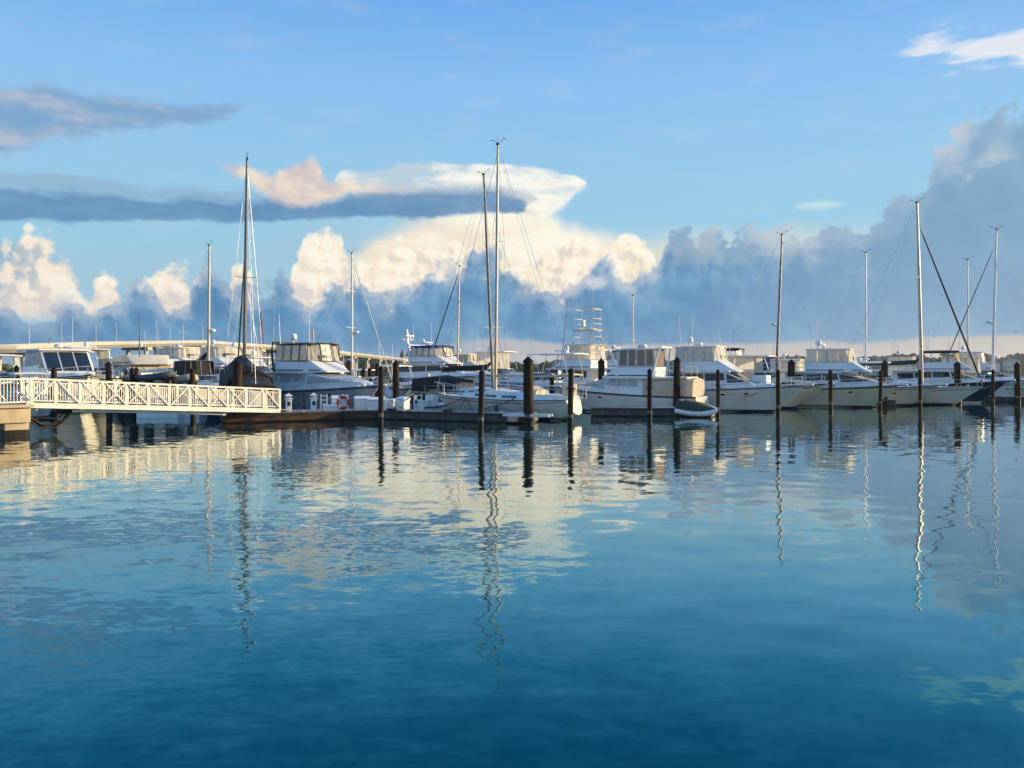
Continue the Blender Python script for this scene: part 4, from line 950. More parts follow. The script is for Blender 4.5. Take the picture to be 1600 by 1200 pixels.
# ------------------------------------------------------------------ floating docks
def dock(label, P0, P1, W, zt=.55, fm='fascia', group=None, name='floating_dock'):
    P0 = Vector((P0[0], P0[1], 0)); P1 = Vector((P1[0], P1[1], 0)); d = P1-P0; L = d.length; a = math.degrees(atan2(d.y, d.x))
    t = thing(name, label, 'dock', tuple(P0), a, group)
    MB().box(0, L, 0, W, zt-.06, zt).build('deck', 'dock', t, 0)
    MB().box(.05, L-.05, .06, W-.06, -.4, zt-.064).build('float', 'darkwood', t, 0)
    f = MB().box(-.04, L+.04, -.05, .055, .08, zt-.01).box(-.04, L+.04, W-.055, W+.05, .08, zt-.01).box(-.05, .045, .06, W-.06, .08, zt-.01).box(L-.045, L+.05, .06, W-.06, .08, zt-.01).build('fascia', fm, t, 0, bevel=.012)
    r = MB().box(-.02, L+.02, -.075, -.052, zt-.17, zt-.05); r.build('rubbing_strip', 'darkwood', t, 0)
    k = int(L/2.6)
    for i in range(k):
        x = (i+.5)*L/k; MB().tube([(x-.16, .14, zt+.1), (x+.16, .14, zt+.1)], .025, 5).tube([(x-.05, .14, zt), (x-.05, .14, zt+.1)], .025, 5).tube([(x+.05, .14, zt), (x+.05, .14, zt+.1)], .025, 5).build('cleat', 'steel', t)
    return t
P0 = at(352, 44.6, z=0); P1 = at(590, 48.4, z=0); P2 = at(824, 44.5, z=0)
dock('rust-streaked floating dock at the foot of the gangway', P0, P1, 2.7, fm='rust')
d2 = (Vector((P2.x, P2.y, 0))-Vector((P1.x, P1.y, 0))).normalized()
Q1 = Vector((P1.x+.08, P1.y, 0))
dock('grey finger dock lying in front of the near white sailboat', Q1, P2, 1.5)
dock('grey finger dock in front of the cream-curtained yacht', at(925, 51.6, z=0), at(1062, 51.2, z=0), 1.3)
dock('pale low dock end beside the covered dinghy', at(1066, 51.1, z=0), at(1112, 50.4, z=0), 1.1, .42, 'dock')
w0 = at(600, 50.5, z=0)
dock('main walkway dock running back between the rows of boats', (P1.x-.6, P1.y+2.9), (P1.x+24, P1.y+44), 2.4)
for i, (px, D, L, lab) in enumerate(((1243, 62.5, 9, 'finger dock tip between the two cream cruisers'), (1398, 66, 9, 'finger dock tip right of the netted flybridge yacht'), (1600, 74, 10, 'finger dock at the right edge beyond the navy hull'))):
    b = at(px, D, z=0); a = b+Vector((-L*.866, L*.5, 0)); dock(lab, a, b, 1.1, .5, 'fascia', 'finger docks on the right')

# ------------------------------------------------------------------ piles
def pile(name, r, h):
    t = thing(name, 'x', 'piling', (0, 0, 0))
    n = 14; rows = []
    MB().lathe([(r*1.04, -1.2), (r*1.03, .45)], n).build('wet_foot', 'pilewet', t)
    MB().lathe([(r, .652), (r*.99, h*.5), (r*.96, h-.02)], n).build('shaft', 'pile', t, 50)
    MB().lathe([(r*1.035, .452), (r*1.05, .5), (r*1.03, .58), (r*1.04, .65)], n).build('tide_band', 'barnacle', t, 50)
    MB().lathe([(r*1.08, h-.06), (r*1.08, h+.02), (r*.5, h+r*.75), (.01, h+r*1.35)], n).build('cap', 'pilecap', t, 40)
    return t
def put(t, px, D, top_py, h0, lab, first, group):
    if first: o = t
    else:
        o = t.copy(); scene.collection.objects.link(o)
        for c in t.children:
            k = c.copy(); scene.collection.objects.link(k); k.parent = o
    p = at(px, D, z=0); o.location = (p.x, p.y, 0); k_ = random.uniform(.9, 1.12); o.scale = (k_, k_, zz(top_py, D)/h0)
    o.rotation_euler = (R(random.uniform(-.8, .8)), R(random.uniform(-1.1, 1.1)), random.random()*6)
    o['label'] = lab; o['group'] = group; return o
random.seed(5)
tp = pile('mooring_pile', .135, 3.0)
for cx in (1,):
    ring = MB().tube([((.135+.045)*cos(a), (.135+.045)*sin(a), 2.05+.03*sin(a*2)) for a in [2*pi*i/12 for i in range(12)]], .035, 5, closed=True)
    ring.tube([(.17, 0, 2.05), (.27, .03, 1.93), (.23, .05, 1.8)], .02, 4); ring.build('rope_loop', 'rope', tp)
thin = [(595, 43.2, 573, 'thin mooring pile in front of the white lockers right of the red life ring'), (751, 40.2, 579, 'thin mooring pile nearest the camera, in front of the near sailboat bow'), (891, 42.6, 576, 'thin mooring pile before the lit transom of the near sailboat'), (1015, 46.2, 577, 'thin mooring pile in front of the cream-curtained yacht'),
        (1122, 51.8, 578, 'thin mooring pile against the cabin windows of the big white cruiser'), (1216, 53.4, 578, 'thin mooring pile before the bow of the big white cruiser'), (1298, 59.4, 578, 'thin mooring pile in front of the second cream cruiser bow'), (1375, 61, 579, 'thin mooring pile beside the black-capped guide pile right of the netted flybridge'),
        (1438, 63, 578, 'thin mooring pile standing right before the tall white mast'), (1551, 65.2, 578, 'thin mooring pile in front of the navy hull')]
for i, (px, D, ty, lab) in enumerate(thin): put(tp, px, D, ty, 3.1, lab, i == 0, 'thin mooring piles in the front row')
bp = pile('guide_pile', .26, 4.0)
big = [(826, 44.0, 556, 'thickest guide pile, with pale bracket, at the end of the front finger dock'), (1057, 53.0, 557, 'thick guide pile in front of the cream aft curtains'), (939, 57, 559, 'thick guide pile left of the sloping blue-shaded yacht bow'), (1236, 63.5, 561, 'thick guide pile right of the tan hardtop cruiser'),
       (1382, 66.5, 562, 'thick guide pile below the green sail cover'), (1497, 68.5, 564, 'thick guide pile in front of the dark bimini yacht'), (1590, 74, 565, 'thick guide pile at the right picture edge'), (619, 58, 562, 'thick guide pile right of the bridge-side yacht bow'), (370, 49.2, 560, 'thick guide pile rising behind the gangway beside the tall mast')]
for i, (px, D, ty, lab) in enumerate(big): put(bp, px, D, ty, 4.35, lab, i == 0, 'thick guide piles of the docks')
# brackets on two of the guide piles
for px, D, lab in ((825, 44.2, 'pale pile bracket where the front finger dock ends'), (1057, 53.0, 'pale pile bracket beside the covered dinghy')):
    p = at(px, D, z=.42); t = thing('pile_bracket', lab, 'bracket', tuple(p), -20, 'pile brackets')
    MB().box(-1.35, 1.35, -.42, -.30, 0, .14).box(-1.3, 1.3, .30, .42, 0, .14).build('hoop', 'plastic', t, bevel=.02)
    MB().box(-1.1, -.62, -.28, .28, -.30, .02).build('roller_block', 'canvas_cream', t, bevel=.03)
bk = pile('back_pile', .17, 3.4)
back = [(84, 50, 573, 'dark pile before the big pilothouse yacht'), (171, 50, 564, 'dark pile before the blue-shaded hardtop cruiser'), (206, 50, 573, 'left of the two close piles before the cream sportfisher'), (212, 50.5, 573, 'right of the two close piles before the cream sportfisher'), (302, 47.5, 574, 'dark pile under the navy boom cover'),
        (546, 60, 562, 'taller brown pile between the big blue-shaded yacht and the bridge'), (568, 62, 575, 'short brown pile right of the tall brown one'), (577, 64, 574, 'slender pile in the middle of the pile cluster'), (588, 61, 566, 'pile just left of the front thin pile by the lockers'), (862, 62, 578, 'pile seen behind the near sailboat boom'), (1472, 76, 577, 'short pile behind the near-side dark bimini yacht'), (25, 52, 570, 'dark pile at the far left behind the landing railing'), (516, 66, 575, 'pile just beyond the blue-shaded yacht foredeck')]
for i, (px, D, ty, lab) in enumerate(back): put(bk, px, D, ty, 3.63, lab, i == 0, 'dark piles among the boats')

# ------------------------------------------------------------------ things on the docks
def dz(px): return .55
def on_dock(px, D): p = at(px, D, z=.55); return tuple(p)
def pedestal(px, D, lab):
    t = thing('power_pedestal', lab, 'power pedestal', on_dock(px, D), 20, 'white power pedestals on the dock')
    MB().box(-.16, .16, -.16, .16, 0, .72).build('body', 'plastic', t, bevel=.02); MB().box(-.22, .22, -.22, .22, .722, .80).build('collar', 'plastic', t, bevel=.02)
    MB().box(-.13, .13, -.13, .13, .80, .92).build('light_lens', 'blindglass', t, bevel=.01)
    MB().add([(-.24, -.24, .92), (.24, -.24, .92), (.24, .24, .92), (-.24, .24, .92), (0, 0, 1.1)], [(3, 2, 1, 0), (0, 1, 4), (1, 2, 4), (2, 3, 4), (3, 0, 4)]).build('roof', 'plastic', t, 0)
    MB().box(-.09, .09, -.185, -.162, .35, .6).build('socket_panel', 'black', t)
pedestal(451, 46.7, 'white power pedestal by the foot of the gangway'); pedestal(490, 47.4, 'white power pedestal left of the small dock ladder')
def locker(px, D, w, h, d, lab, deg=20, z=.55):
    t = thing('dock_box', lab, 'dock box', on_dock(px, D), deg, 'white dock boxes')
    MB().add([(-w/2*.94, -d/2*.9, 0), (w/2*.94, -d/2*.9, 0), (w/2*.94, d/2*.9, 0), (-w/2*.94, d/2*.9, 0), (-w/2, -d/2, h*.82), (w/2, -d/2, h*.82), (w/2, d/2, h*.82), (-w/2, d/2, h*.82)], [(0, 1, 2, 3), (4, 5, 6, 7), (0, 1, 5, 4), (1, 2, 6, 5), (2, 3, 7, 6), (3, 0, 4, 7)]).build('box', 'plastic', t, 0, bevel=.02)
    MB().add([(-w/2-.04, -d/2-.04, h*.83), (w/2+.04, -d/2-.04, h*.83), (w/2+.04, d/2+.04, h*.83), (-w/2-.04, d/2+.04, h*.83), (-w/2, -d/2, h*.94), (w/2, -d/2, h*.94), (w/2, d/2, h*1.05), (-w/2, d/2, h*1.05)], [(0, 1, 2, 3), (4, 5, 6, 7), (0, 1, 5, 4), (1, 2, 6, 5), (2, 3, 7, 6), (3, 0, 4, 7)]).build('lid', 'plastic', t, 0, bevel=.02)
locker(518, 47.6, .95, .34, .5, 'low white dock box left of the red life ring')
locker(525, 48.6, .55, .85, .5, 'tall narrow white locker behind the low dock box')
locker(566, 48.9, .95, .80, .6, 'white dock box left of the widest white dock box', 15)
locker(588, 48.9, 1.15, .74, .6, 'widest white dock box, behind the thin pile', 15)
locker(629, 48.4, .66, .80, .6, 'single white dock box just left of the white dock steps', -30)
locker(610, 50.5, .5, .6, .5, 'small white box between the wide dock box and the single box', 0)
# life ring on its stand
t = thing('life_ring', 'red life ring hung upright on the dock beside the white boxes', 'life ring', on_dock(536, 47.7), 18)
MB().tube([(.33*cos(a), -.14, .50+.33*sin(a)) for a in [2*pi*i/24 for i in range(24)]], .085, 8, closed=True).build('ring', 'red', t)
for a in (pi/4, 3*pi/4, 5*pi/4, 7*pi/4):
    b = MB().tube([((.33)*cos(a+d)*1.0, -.14, .50+.33*sin(a+d)) for d in (-.12, 0, .12)], .092, 8); b.build('band', 'plastic', t)
t = thing('ring_stand', 'white board stand holding the red life ring', 'stand', on_dock(536, 47.7), 18)
MB().box(-.30, .30, -.04, .02, .05, .95).build('board', 'plastic', t, bevel=.01); MB().box(-.05, .05, .02, .1, 0, 1.0).build('post', 'plastic', t)
def steps(px, D, lab, w, h, n, name='dock_ladder'):
    t = thing(name, lab, 'ladder', on_dock(px, D), 10, None)
    for s_ in (-1, 1): MB().box(s_*w/2-.035, s_*w/2+.035, -.04, .04, 0, h).build('rail', 'plastic', t)
    for i in range(n): z = h*(i+.6)/n; MB().box(-w/2+.036, w/2-.036, -.05, .05, z-.03, z+.03).build('rung', 'plastic', t)
steps(506, 48.0, 'small white ladder standing on the gangway-foot dock', .36, .98, 4)
steps(653, 46.9, 'white four-rung ladder standing on the front finger dock', .44, 1.05, 4)
# mooring gear near the foot of the gangway
t = thing('bollard_rack', 'dark tangle of hose rack by the foot of the gangway', 'hose rack', on_dock(463, 48.0), 10)
MB().box(-.5, -.42, -.04, .04, 0, 1.25).box(.42, .5, -.04, .04, 0, 1.1).box(-.42, .42, -.03, .03, .95, 1.02).build('frame', 'darkwood', t)
MB().tube([(.34*cos(a)*(1+.1*sin(5*a)), -.08-.01*a/3, .62+.34*sin(a)) for a in [2*pi*i/16 for i in range(48)]], .03, 5).build('coiled_hose', 'rubber', t)

# ------------------------------------------------------------------ boats, near to far
# near white sailboat behind the front finger dock
r, H, mp = sailboat('white sailboat with tallest mast, lit transom facing the camera, behind the front finger dock', 774, 50.0, 150, 226, L=10.6, B=3.3, za=1.25, zf=1.5, top_px=778, mr=.10, boom=1, boomz=2.62, boomlen=.44, spread=(.28, .62), cant=.55, wirem='steel', shr=.012, mast_t=.56)
cb_ = Tier([(2.6, 1.75), (3.2, 1.98), (4.1, 1.55)], lambda x: 1.3, .9, .2, .08, .12); cb_.body('spray_hood', 'canvas_cream', r)
cb_.window(r, 2.8, 3.6, .15, .42, 'vinyl', name='hood_window')
mb = MB()
for yy in (1.1, -1.1): mb.tube([(.7, yy, 1.35), (.5, yy*.95, 2.6), (.5, yy*.5, 2.72), (.5, 0, 2.76)], .025, 5); mb.tube([(2.2, yy, 1.45), (2.0, yy*.95, 2.6), (2.0, 0, 2.78)], .02, 5)
mb.build('bimini_frame', 'steel', r)
arc_top(.35, 1.0, 2.74, 1.1, .08, .06).build('rolled_bimini', 'canvas_cream', r)
MB().box(.45, 1.05, -.42, .42, 1.5, 2.15).build('helm_seat', 'canvas_cream', r, bevel=.06)
MB().tube([(.1, .9, 1.3), (.1, .9, 2.25)], .03, 5).tube([(.1, -.9, 1.3), (.1, -.9, 2.0)], .03, 5).build('stern_post', 'whitespar', r)
MB().tube([(-.1, -.95, 1.95), (.55, -.95, 2.0)], .05, 6).build('outboard_mount', 'white', r)
fenders(r, H, (2.5, 4.8), 1, 'rubbergrey')
for a, b in (((3.6, 1.6, 1.3), (5.6, 2.6, .6)), ((3.8, 1.6, 1.3), (2.2, 2.6, .6)), ((7.2, 1.45, 1.3), (6.0, 2.5, .6)), ((7.3, 1.4, 1.3), (9.0, 2.4, .6)), ((7.25, 1.45, 1.3), (7.2, 2.2, .6))): line(r, 'mooring_line', sag(a, b, .08), .022, 'rope')

# leaning dark-hulled sailboat behind it
r, H, mp = sailboat('dark navy-hulled sailboat with black sail cover and leaning mast behind the near white sailboat', 771, 60, -30, 273, L=11.5, B=3.5, za=1.2, zf=1.6, top_px=756, hull='navy', mastm='aludark', mr=.11, boom=1, cover='canvas_black', boomz=3.0, boomlen=.42, spread=(.30, .52), shr=.012, mast_t=.62)
c_ = Tier([(.4, 2.3), (2.8, 2.5), (4.6, 2.2)], lambda x: 1.35, 1.35, .2, .1, .15); c_.body('cockpit_awning', 'canvas_black', r)
dome(r, .2, 1.2, 1.2, .16, 1.2)
# sailboat behind the gangway with big mast
r, H, mp = sailboat('sailboat with tall grey mast and black tent cover behind the gangway end', 381, 55.0, 116, 249, L=10.2, B=3.4, za=1.1, zf=1.45, top_px=386, hull='navy', mastm='aludark', mr=.125, boom=1, boomz=2.9, furl='canvas_green', furlr=.06, spread=(.50,), forestay_top=.68, shr=.014, tent=('canvas_black', 2.6, 7.2, 3.2, 4.05), spm='aludark')
c_ = Tier([(.3, 2.0), (1.6, 2.2), (2.5, 2.5)], lambda x: 1.2, 1.3, .1, .1, .15); c_.body('cockpit_cover', 'canvas_black', r)
# sailboat with radar mast
r, H, mp = sailboat('sailboat with white radar on its mast and navy boom cover behind the gangway', 325, 66, -35, 384, L=10.5, B=3.3, za=1.2, zf=1.6, top_px=327, mastm='alu', mr=.12, boom=1, cover='canvas_navy', boomz=3.9, boomlen=.34, boomrise=-.9, gear='radar', spread=(.43,), hulldetail=True, spm='aludark', hull='navy')
c_ = Tier([(.4, 2.5), (2.4, 2.9), (4.6, 2.5)], lambda x: 1.2, 1.3, .15, .1, .15); c_.body('cockpit_awning', 'canvas_black', r)
# far sailboats
sailboat('white-masted sailboat with double forestay beyond the big blue-shaded yacht', 550, 76, -25, 396, L=11.5, mastm='whitespar', mr=.10, boomz=2.6, boom=1, gear='radar', spread=(.25, .45, .72), furl='canvas_white', furlr=.05, za=1.1, zf=1.5)
sailboat('sailboat with bare grey mast and dark furled jib behind the blue-topped yacht', 714, 84, 155, 416, L=10.5, top_px=718, mastm='alu', mr=.09, furl='canvas_green', furlr=.07, spread=(.5,), hulldetail=False)
sailboat('distant sailboat whose short mast stands right of the fishing tower', 990, 96, 150, 462, L=9.5, mastm='whitespar', mr=.085, spread=(.5,), hulldetail=False, top_px=989)
sailboat('sailboat with dark leaning mast rising behind the tan hardtop cruiser', 1212, 78, -30, 367, L=12, top_px=1222, mastm='aludark', mr=.13, gear='radar aft', spread=(.60,), hulldetail=False)
sailboat('sailboat with slim white mast behind the netted flybridge', 1353, 90, -30, 395, L=11, mastm='whitespar', mr=.10, spread=(.33,), hulldetail=False)
sailboat('sailboat with slim mast farthest back, between the two tall right masts', 1513, 95, -30, 406, L=11, mastm='whitespar', mr=.10, spread=(.55,), hulldetail=False, top_px=1512)
sailboat('sailboat with white mast near the right edge, radar low on the mast', 1550, 80, 152, 359, L=12, top_px=1557, mastm='whitespar', mr=.12, gear='radar', spread=(.62,), furl='canvas_green', furlr=.05, forestay_top=.92, za=1.2, zf=1.6, hulldetail=False)
r, H, mp = sailboat('white sailboat with dark furled jib and green sail cover between the cruisers on the right', 1441, 69, -30, 317, L=12, B=3.7, za=1.35, zf=1.7, top_px=1433, mastm='alu', mr=.13, cover='canvas_green', boom=1, boomz=3.45, boomlen=.42, furl='canvas_black', furlr=.075, forestay_top=.90, spread=(.22, .60), mast_t=.615)

# big flybridge yacht behind the gangway-foot dock
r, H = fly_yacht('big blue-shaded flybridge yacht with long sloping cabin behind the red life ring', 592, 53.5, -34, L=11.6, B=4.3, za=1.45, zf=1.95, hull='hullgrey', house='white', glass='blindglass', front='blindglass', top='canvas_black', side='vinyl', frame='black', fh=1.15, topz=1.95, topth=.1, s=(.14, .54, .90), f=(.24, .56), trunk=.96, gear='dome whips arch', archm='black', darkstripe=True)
MB().tube([(4.2, .9, 5.2), (4.15, .9, 6.0)], .05, 5).build('flag_staff', 'orange', r)
# yacht with aft curtains, stern to the camera
sa = at(1082, 52.8, z=0)
r, H = fly_yacht('blue-shaded flybridge yacht with cream aft curtains, between the thick and thin piles', 0, 0, 152, loc=(sa.x+1.0, sa.y+1.4, 0), L=11.0, B=3.9, za=1.2, zf=1.75, glass='blindglass', front='blindglass', top='canvas_white', side='vinyl_tan', fh=1.05, topz=1.9, s=(.34, .58, .80), f=(.26, .52), aft='canvas_cream', gear='radar arch', trunk=.92)
# covered dinghy on the stern
p = at(1088, 50.8, z=.38)
t = thing('covered_dinghy', 'dinghy under an olive cover tipped on the dock end', 'dinghy', tuple(p), -25); t.scale = (.82, .8, .85)
H2 = Hull(3.0, 1.45, .55, .75, transom=.8, rake=.2); rows = [[(x, H2.beam(x)*c, .15+.62*(1-(x/3.0)**2*.45)*s_) for c, s_ in ((1, 0), (.97, .5), (.7, .95), (0, 1.12), (-.7, .95), (-.97, .5), (-1, 0))] for x in [i*.25-1.5+1.5 for i in range(13)]]
mb = MB().grid(rows); mb.f.append(tuple(range(7))[::-1]); mb.f.append(tuple(range(84, 91))); c = mb.build('cover', 'canvas_grey', t, 60); c.location = (-1.5, 0, .05); c.rotation_euler = (R(24), R(6), 0)
mb = MB()
for sd in (1, -1): mb.tube([(x-1.5, H2.beam(x)*sd, .12+.1*(x/3)**3) for x in [i*.3 for i in range(11)]], .2, 8)
c = mb.build('tube', 'plastic', t, 60); c.rotation_euler = (R(24), R(6), 0)
c = MB().box(-1.3, -1.0, -.3, .3, .3, .85).build('outboard_cowl', 'plastic', t, bevel=.06)

# right-hand row, bows to the right
r, H = fly_yacht('big white cruiser with long dark cabin windows and white flybridge enclosure, centre right', 1256, 55.8, -30, L=13.5, B=4.4, za=1.45, zf=1.92, glass='glass', top='canvas_white', side='canvas_white', frame='steel', fh=1.2, topz=1.75, s=(.26, .62, .76), f=(.34, .58), gear='dome radar whips', trunk=.88, hull='hullwhite', darkstripe=False)
MB().box(9.9, 11.0, -.2, 1.2, 1.75, 2.6).build('deck_locker', 'plastic', r, bevel=.04)
r, H = express('cream-hulled cruiser with tan hardtop and green-tinted screens behind the big white cruiser', 1291, 60.6, -30, L=12, B=4.0, fwd=.18, za=1.55, zf=1.95, hull='hullcream', house='cream', tall=2.55, side='vinyl', archm='cream', screencol='vinyl_smoke', gear='whips', aftcover='canvas_cream')
fly_yacht('white yacht with netted flybridge and long white sloping bow, right of centre', 1404, 62.5, -30, L=12.5, B=4.3, za=1.4, zf=1.8, hull='hullcream', house='white', glass='glass', front='canvas_white', top='canvas_white', side='vinyl', fside='canvas_white', fh=1.2, topz=1.75, s=(.34, .66, .90), f=(.46, .74), trunk=.95, gear='dome bar whips')
express('open cruiser with raked hull and radar under the green sail cover', 1468, 65.6, -30, L=10.5, B=3.6, za=1.35, zf=1.75, hull='hullcream', tall=2.3, archm='offwhite', side=None, screencol='glass', gear='radar whips', fwd=.16)
fly_yacht('navy-hulled flybridge yacht with dark bimini and cream canvas at the right', 1573, 71.0, -30, L=13, B=4.2, za=1.5, zf=2.05, hull='navy', house='white', top='canvas_black', side=None, fside='canvas_cream', frame='black', topth=.14, fh=1.2, topz=1.7, s=(.30, .66, .84), f=(.48, .72), gear='whips', stripe='cream', front='canvas_cream')
express('white cruiser cut by the right picture edge, cream canvas and white dome', 1665, 77, -30, L=12, B=3.9, za=1.5, zf=1.95, tall=2.7, hard=False, gear='dome whips')
# second row, behind
fly_yacht('cruiser with navy bimini top and white arch behind the big white cruiser', 1262, 80, -30, L=12, B=4, za=1.7, zf=2.1, top='canvas_navy', side=None, fside='vinyl', frame='canvas_navy', topth=.2, fh=1.3, topz=1.9, gear='arch whips', rail=False, ports=False)
express('small cruiser with bright blue canopy far behind the thick pile', 1300, 92, -30, L=10, B=3.5, za=1.6, zf=2.0, tall=2.9, hard=False, topm='canvas_blue', side='canvas_blue', gear='whips')
express('cruiser with black cockpit cover just right of the tan hardtop cruiser', 1275, 72, -28, L=9.5, B=3.3, za=1.4, zf=1.75, tall=2.2, hard=False, topm='canvas_black', side='canvas_black', gear='')
fly_yacht('white yacht half hidden behind the two tall right masts', 1640, 92, -30, L=12, B=4, za=1.6, zf=2.0, gear='dome whips', rail=False, ports=False)
express('hardtop cruiser behind the green sail cover, small black radar pole', 1440, 84, -30, L=10, B=3.5, za=1.7, zf=2.0, tall=2.5, gear='dome whips')
# middle, behind the near sailboat
r, H = express('low white express cruiser with blue-shaded side between the leaning mast and the fishing boat', 742, 68.5, 150, L=11.5, B=3.8, za=1.6, zf=1.9, tall=2.7, archm='white', side=None, gear='radar dome')
# sportfishing boat with a tower
r, H = fly_yacht('sportfishing boat with tall aluminium lookout tower, centre of the marina', 0, 0, 150, loc=tuple(at(1008, 67, z=0)), L=14, B=4.6, za=1.5, zf=2.3, top='canvas_white', side='vinyl', fh=1.35, topz=2.0, s=(.30, .58, .76), f=(.30, .50), gear='rigs', name='sportfishing_boat', cat='sportfishing boat')
mb = MB(); zt0 = 5.4; zp = 7.2; ztp = zz(515, 67)
def leg(x0, y0, z0, x1, y1, z1, rr=.035): mb.tube([(x0, y0, z0), (x1, y1, z1)], rr, 5)
for sd in (1, -1):
    leg(2.2, 1.9*sd, 1.6, 4.6, .75*sd, ztp); leg(8.0, 1.6*sd, 3.3, 6.1, .75*sd, ztp); leg(3.4, 1.35*sd, 4.3, 6.6, 1.2*sd, 4.6, .025)
    leg(3.6, 1.3*sd, 4.9, 5.8, .8*sd, ztp-.4, .022); leg(6.6, 1.2*sd, 4.9, 4.7, .8*sd, ztp-.4, .022)
for z, k in ((4.8, .5), (5.9, .68), (6.6, .85)):
    a = lerp(2.2, 4.6, (z-1.6)/(ztp-1.6)); b = lerp(8.0, 6.1, (z-3.3)/(ztp-3.3)); w = lerp(1.9, .75, (z-1.6)/(ztp-1.6))
    mb.tube([(a, w, z), (b, w, z), (b, -w, z), (a, -w, z)], .022, 5, closed=True)
mb.build('tower_frame', 'whitespar', r)
MB().box(4.3, 6.3, -.95, .95, ztp, ztp+.12).build('tower_platform', 'canvas_cream', r, bevel=.03)
mb = MB(); zr = ztp+.12
for z in (.5, .95): mb.tube([(4.35, .85, zr+z), (6.2, .85, zr+z), (6.2, -.85, zr+z), (4.35, -.85, zr+z)], .024, 5, closed=True)
for x in (4.35, 5.3, 6.2):
    for sd in (1, -1): mb.tube([(x, .85*sd, zr), (x, .85*sd, zr+(1.75 if x != 5.3 else .95))], .024, 5)
mb.tube([(4.35, .85, zr+1.75), (6.2, .85, zr+1.75), (6.2, -.85, zr+1.75), (4.35, -.85, zr+1.75)], .024, 5, closed=True); mb.build('tower_rail', 'whitespar', r)
MB().box(4.3, 5.6, -.85, .85, zr+1.76, zr+1.81).build('tower_sunshade', 'canvas_white', r, bevel=.02)
MB().box(5.6, 5.85, -.25, .25, zr+.3, zr+.85).build('tower_console', 'offwhite', r, bevel=.04)
mb = MB()
for i in range(7): mb.tube([(lerp(2.4, 4.5, i/7), -lerp(1.8, .8, i/7)-.02, lerp(2.0, ztp, i/7)), (lerp(2.4, 4.5, i/7)+.4, -lerp(1.8, .8, i/7), lerp(2.0, ztp, i/7))], .018, 4)
mb.build('tower_ladder', 'steel', r)
whip(r, 4.4, .9, zr+1.5, 2.4); whip(r, 6.2, -.9, zr+1.5, 2.6)
MB().box(6.2, 6.3, .95, 1.0, zr-1.9, zr-1.1).build('flag', 'red', r)

fly_yacht('tall white motor yacht with radar mast and bright blue canopy, left of the leaning mast', 792, 80, -32, L=14, B=4.6, za=2.1, zf=2.6, top='canvas_blue', side='vinyl', frame='canvas_blue', topth=.22, fh=1.3, topz=1.8, s=(.06, .5, .7), f=(.20, .46), gear='arch dome bar whips', rail=False)
fly_yacht('small cream-topped trawler yacht seen between the masts', 816, 93, -32, L=12, B=4.2, za=1.7, zf=2.2, house='cream', side='canvas_cream', top='canvas_cream', fh=1.3, topz=1.5, gear='dome', rail=False, ports=False)
express('white cruiser with hardtop beside the fishing boat, partly behind the thickest pile', 790, 78, 150, L=12, B=4, za=1.8, zf=2.1, tall=3.0, side=None, gear='radar dome')
express('small white cruiser right of the far brown piles', 688, 74, -32, L=8, B=3, za=1.2, zf=1.5, tall=2.2, side=None, gear='whips')
# left part, behind the gangway
fly_yacht('white pilothouse yacht with large dark front windows above the gangway start', 138, 55.5, -46, L=13, B=4.6, za=2.1, zf=2.65, hull='hullwhite', house='white', glass='glass', front='glass', fh=2.05, s=(.22, .56, .70), f=(.25, .42), trunk=.92, gear='radar whips', nofly=True)
express('blue-shaded express cruiser with black-trimmed arch beside the pilothouse yacht', 178, 60, -48, L=12, B=4.0, za=2.0, zf=2.4, tall=2.7, side='canvas_white', archm='offwhite', gear='arch dome whips')
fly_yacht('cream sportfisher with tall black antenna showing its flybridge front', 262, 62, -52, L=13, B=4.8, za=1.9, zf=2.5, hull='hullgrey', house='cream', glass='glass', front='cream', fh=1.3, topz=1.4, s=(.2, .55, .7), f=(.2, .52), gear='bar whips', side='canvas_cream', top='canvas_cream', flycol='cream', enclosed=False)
p = at(218, 62, z=0); tag(MB().tube([(p.x, p.y, 4.0), (p.x, p.y, 6), (p.x, p.y, zz(486, 62))], [.05, .04, .02], 6).build('radio_mast', 'black'), 'thin black radio mast above the cream sportfisher', 'radio mast')
fly_yacht('flybridge yacht with pale vinyl enclosure above the navy boom cover', 368, 76, -34, L=13, B=4.4, za=1.9, zf=2.3, gear='radar whips', fh=1.25, topz=1.75, s=(.1, .5, .7), f=(.16, .5), rail=False)
fly_yacht('white yacht with small enclosed flybridge left of the big blue-shaded yacht', 452, 78, -38, L=12, B=4.2, za=1.9, zf=2.3, gear='dome arch bar', topz=1.6, rail=False)
express('teal-topped fishing cruiser with a radar dome in front of the bridge', 478, 68, -36, L=10, B=3.6, za=1.5, zf=1.9, tall=2.6, topm='canvas_teal', hard=True, side=None, archm='offwhite', gear='dome whips rigs')
express('white cruiser at the far left edge behind the landing railing', 22, 50, -48, L=9, B=3.6, za=1.6, zf=2.1, tall=2.4, gear='')
express('small white cabin cruiser between the pilothouse yacht and the bridge piers', 200, 82, -40, L=9, B=3.4, za=1.9, zf=2.2, tall=2.4, side=None, gear='dome')
fly_yacht('white sedan yacht with railings between the cream sportfisher and the radar mast', 318, 70, -40, L=11, B=4.0, za=1.7, zf=2.1, gear='whips', topz=1.2, enclosed=False, rail=False)
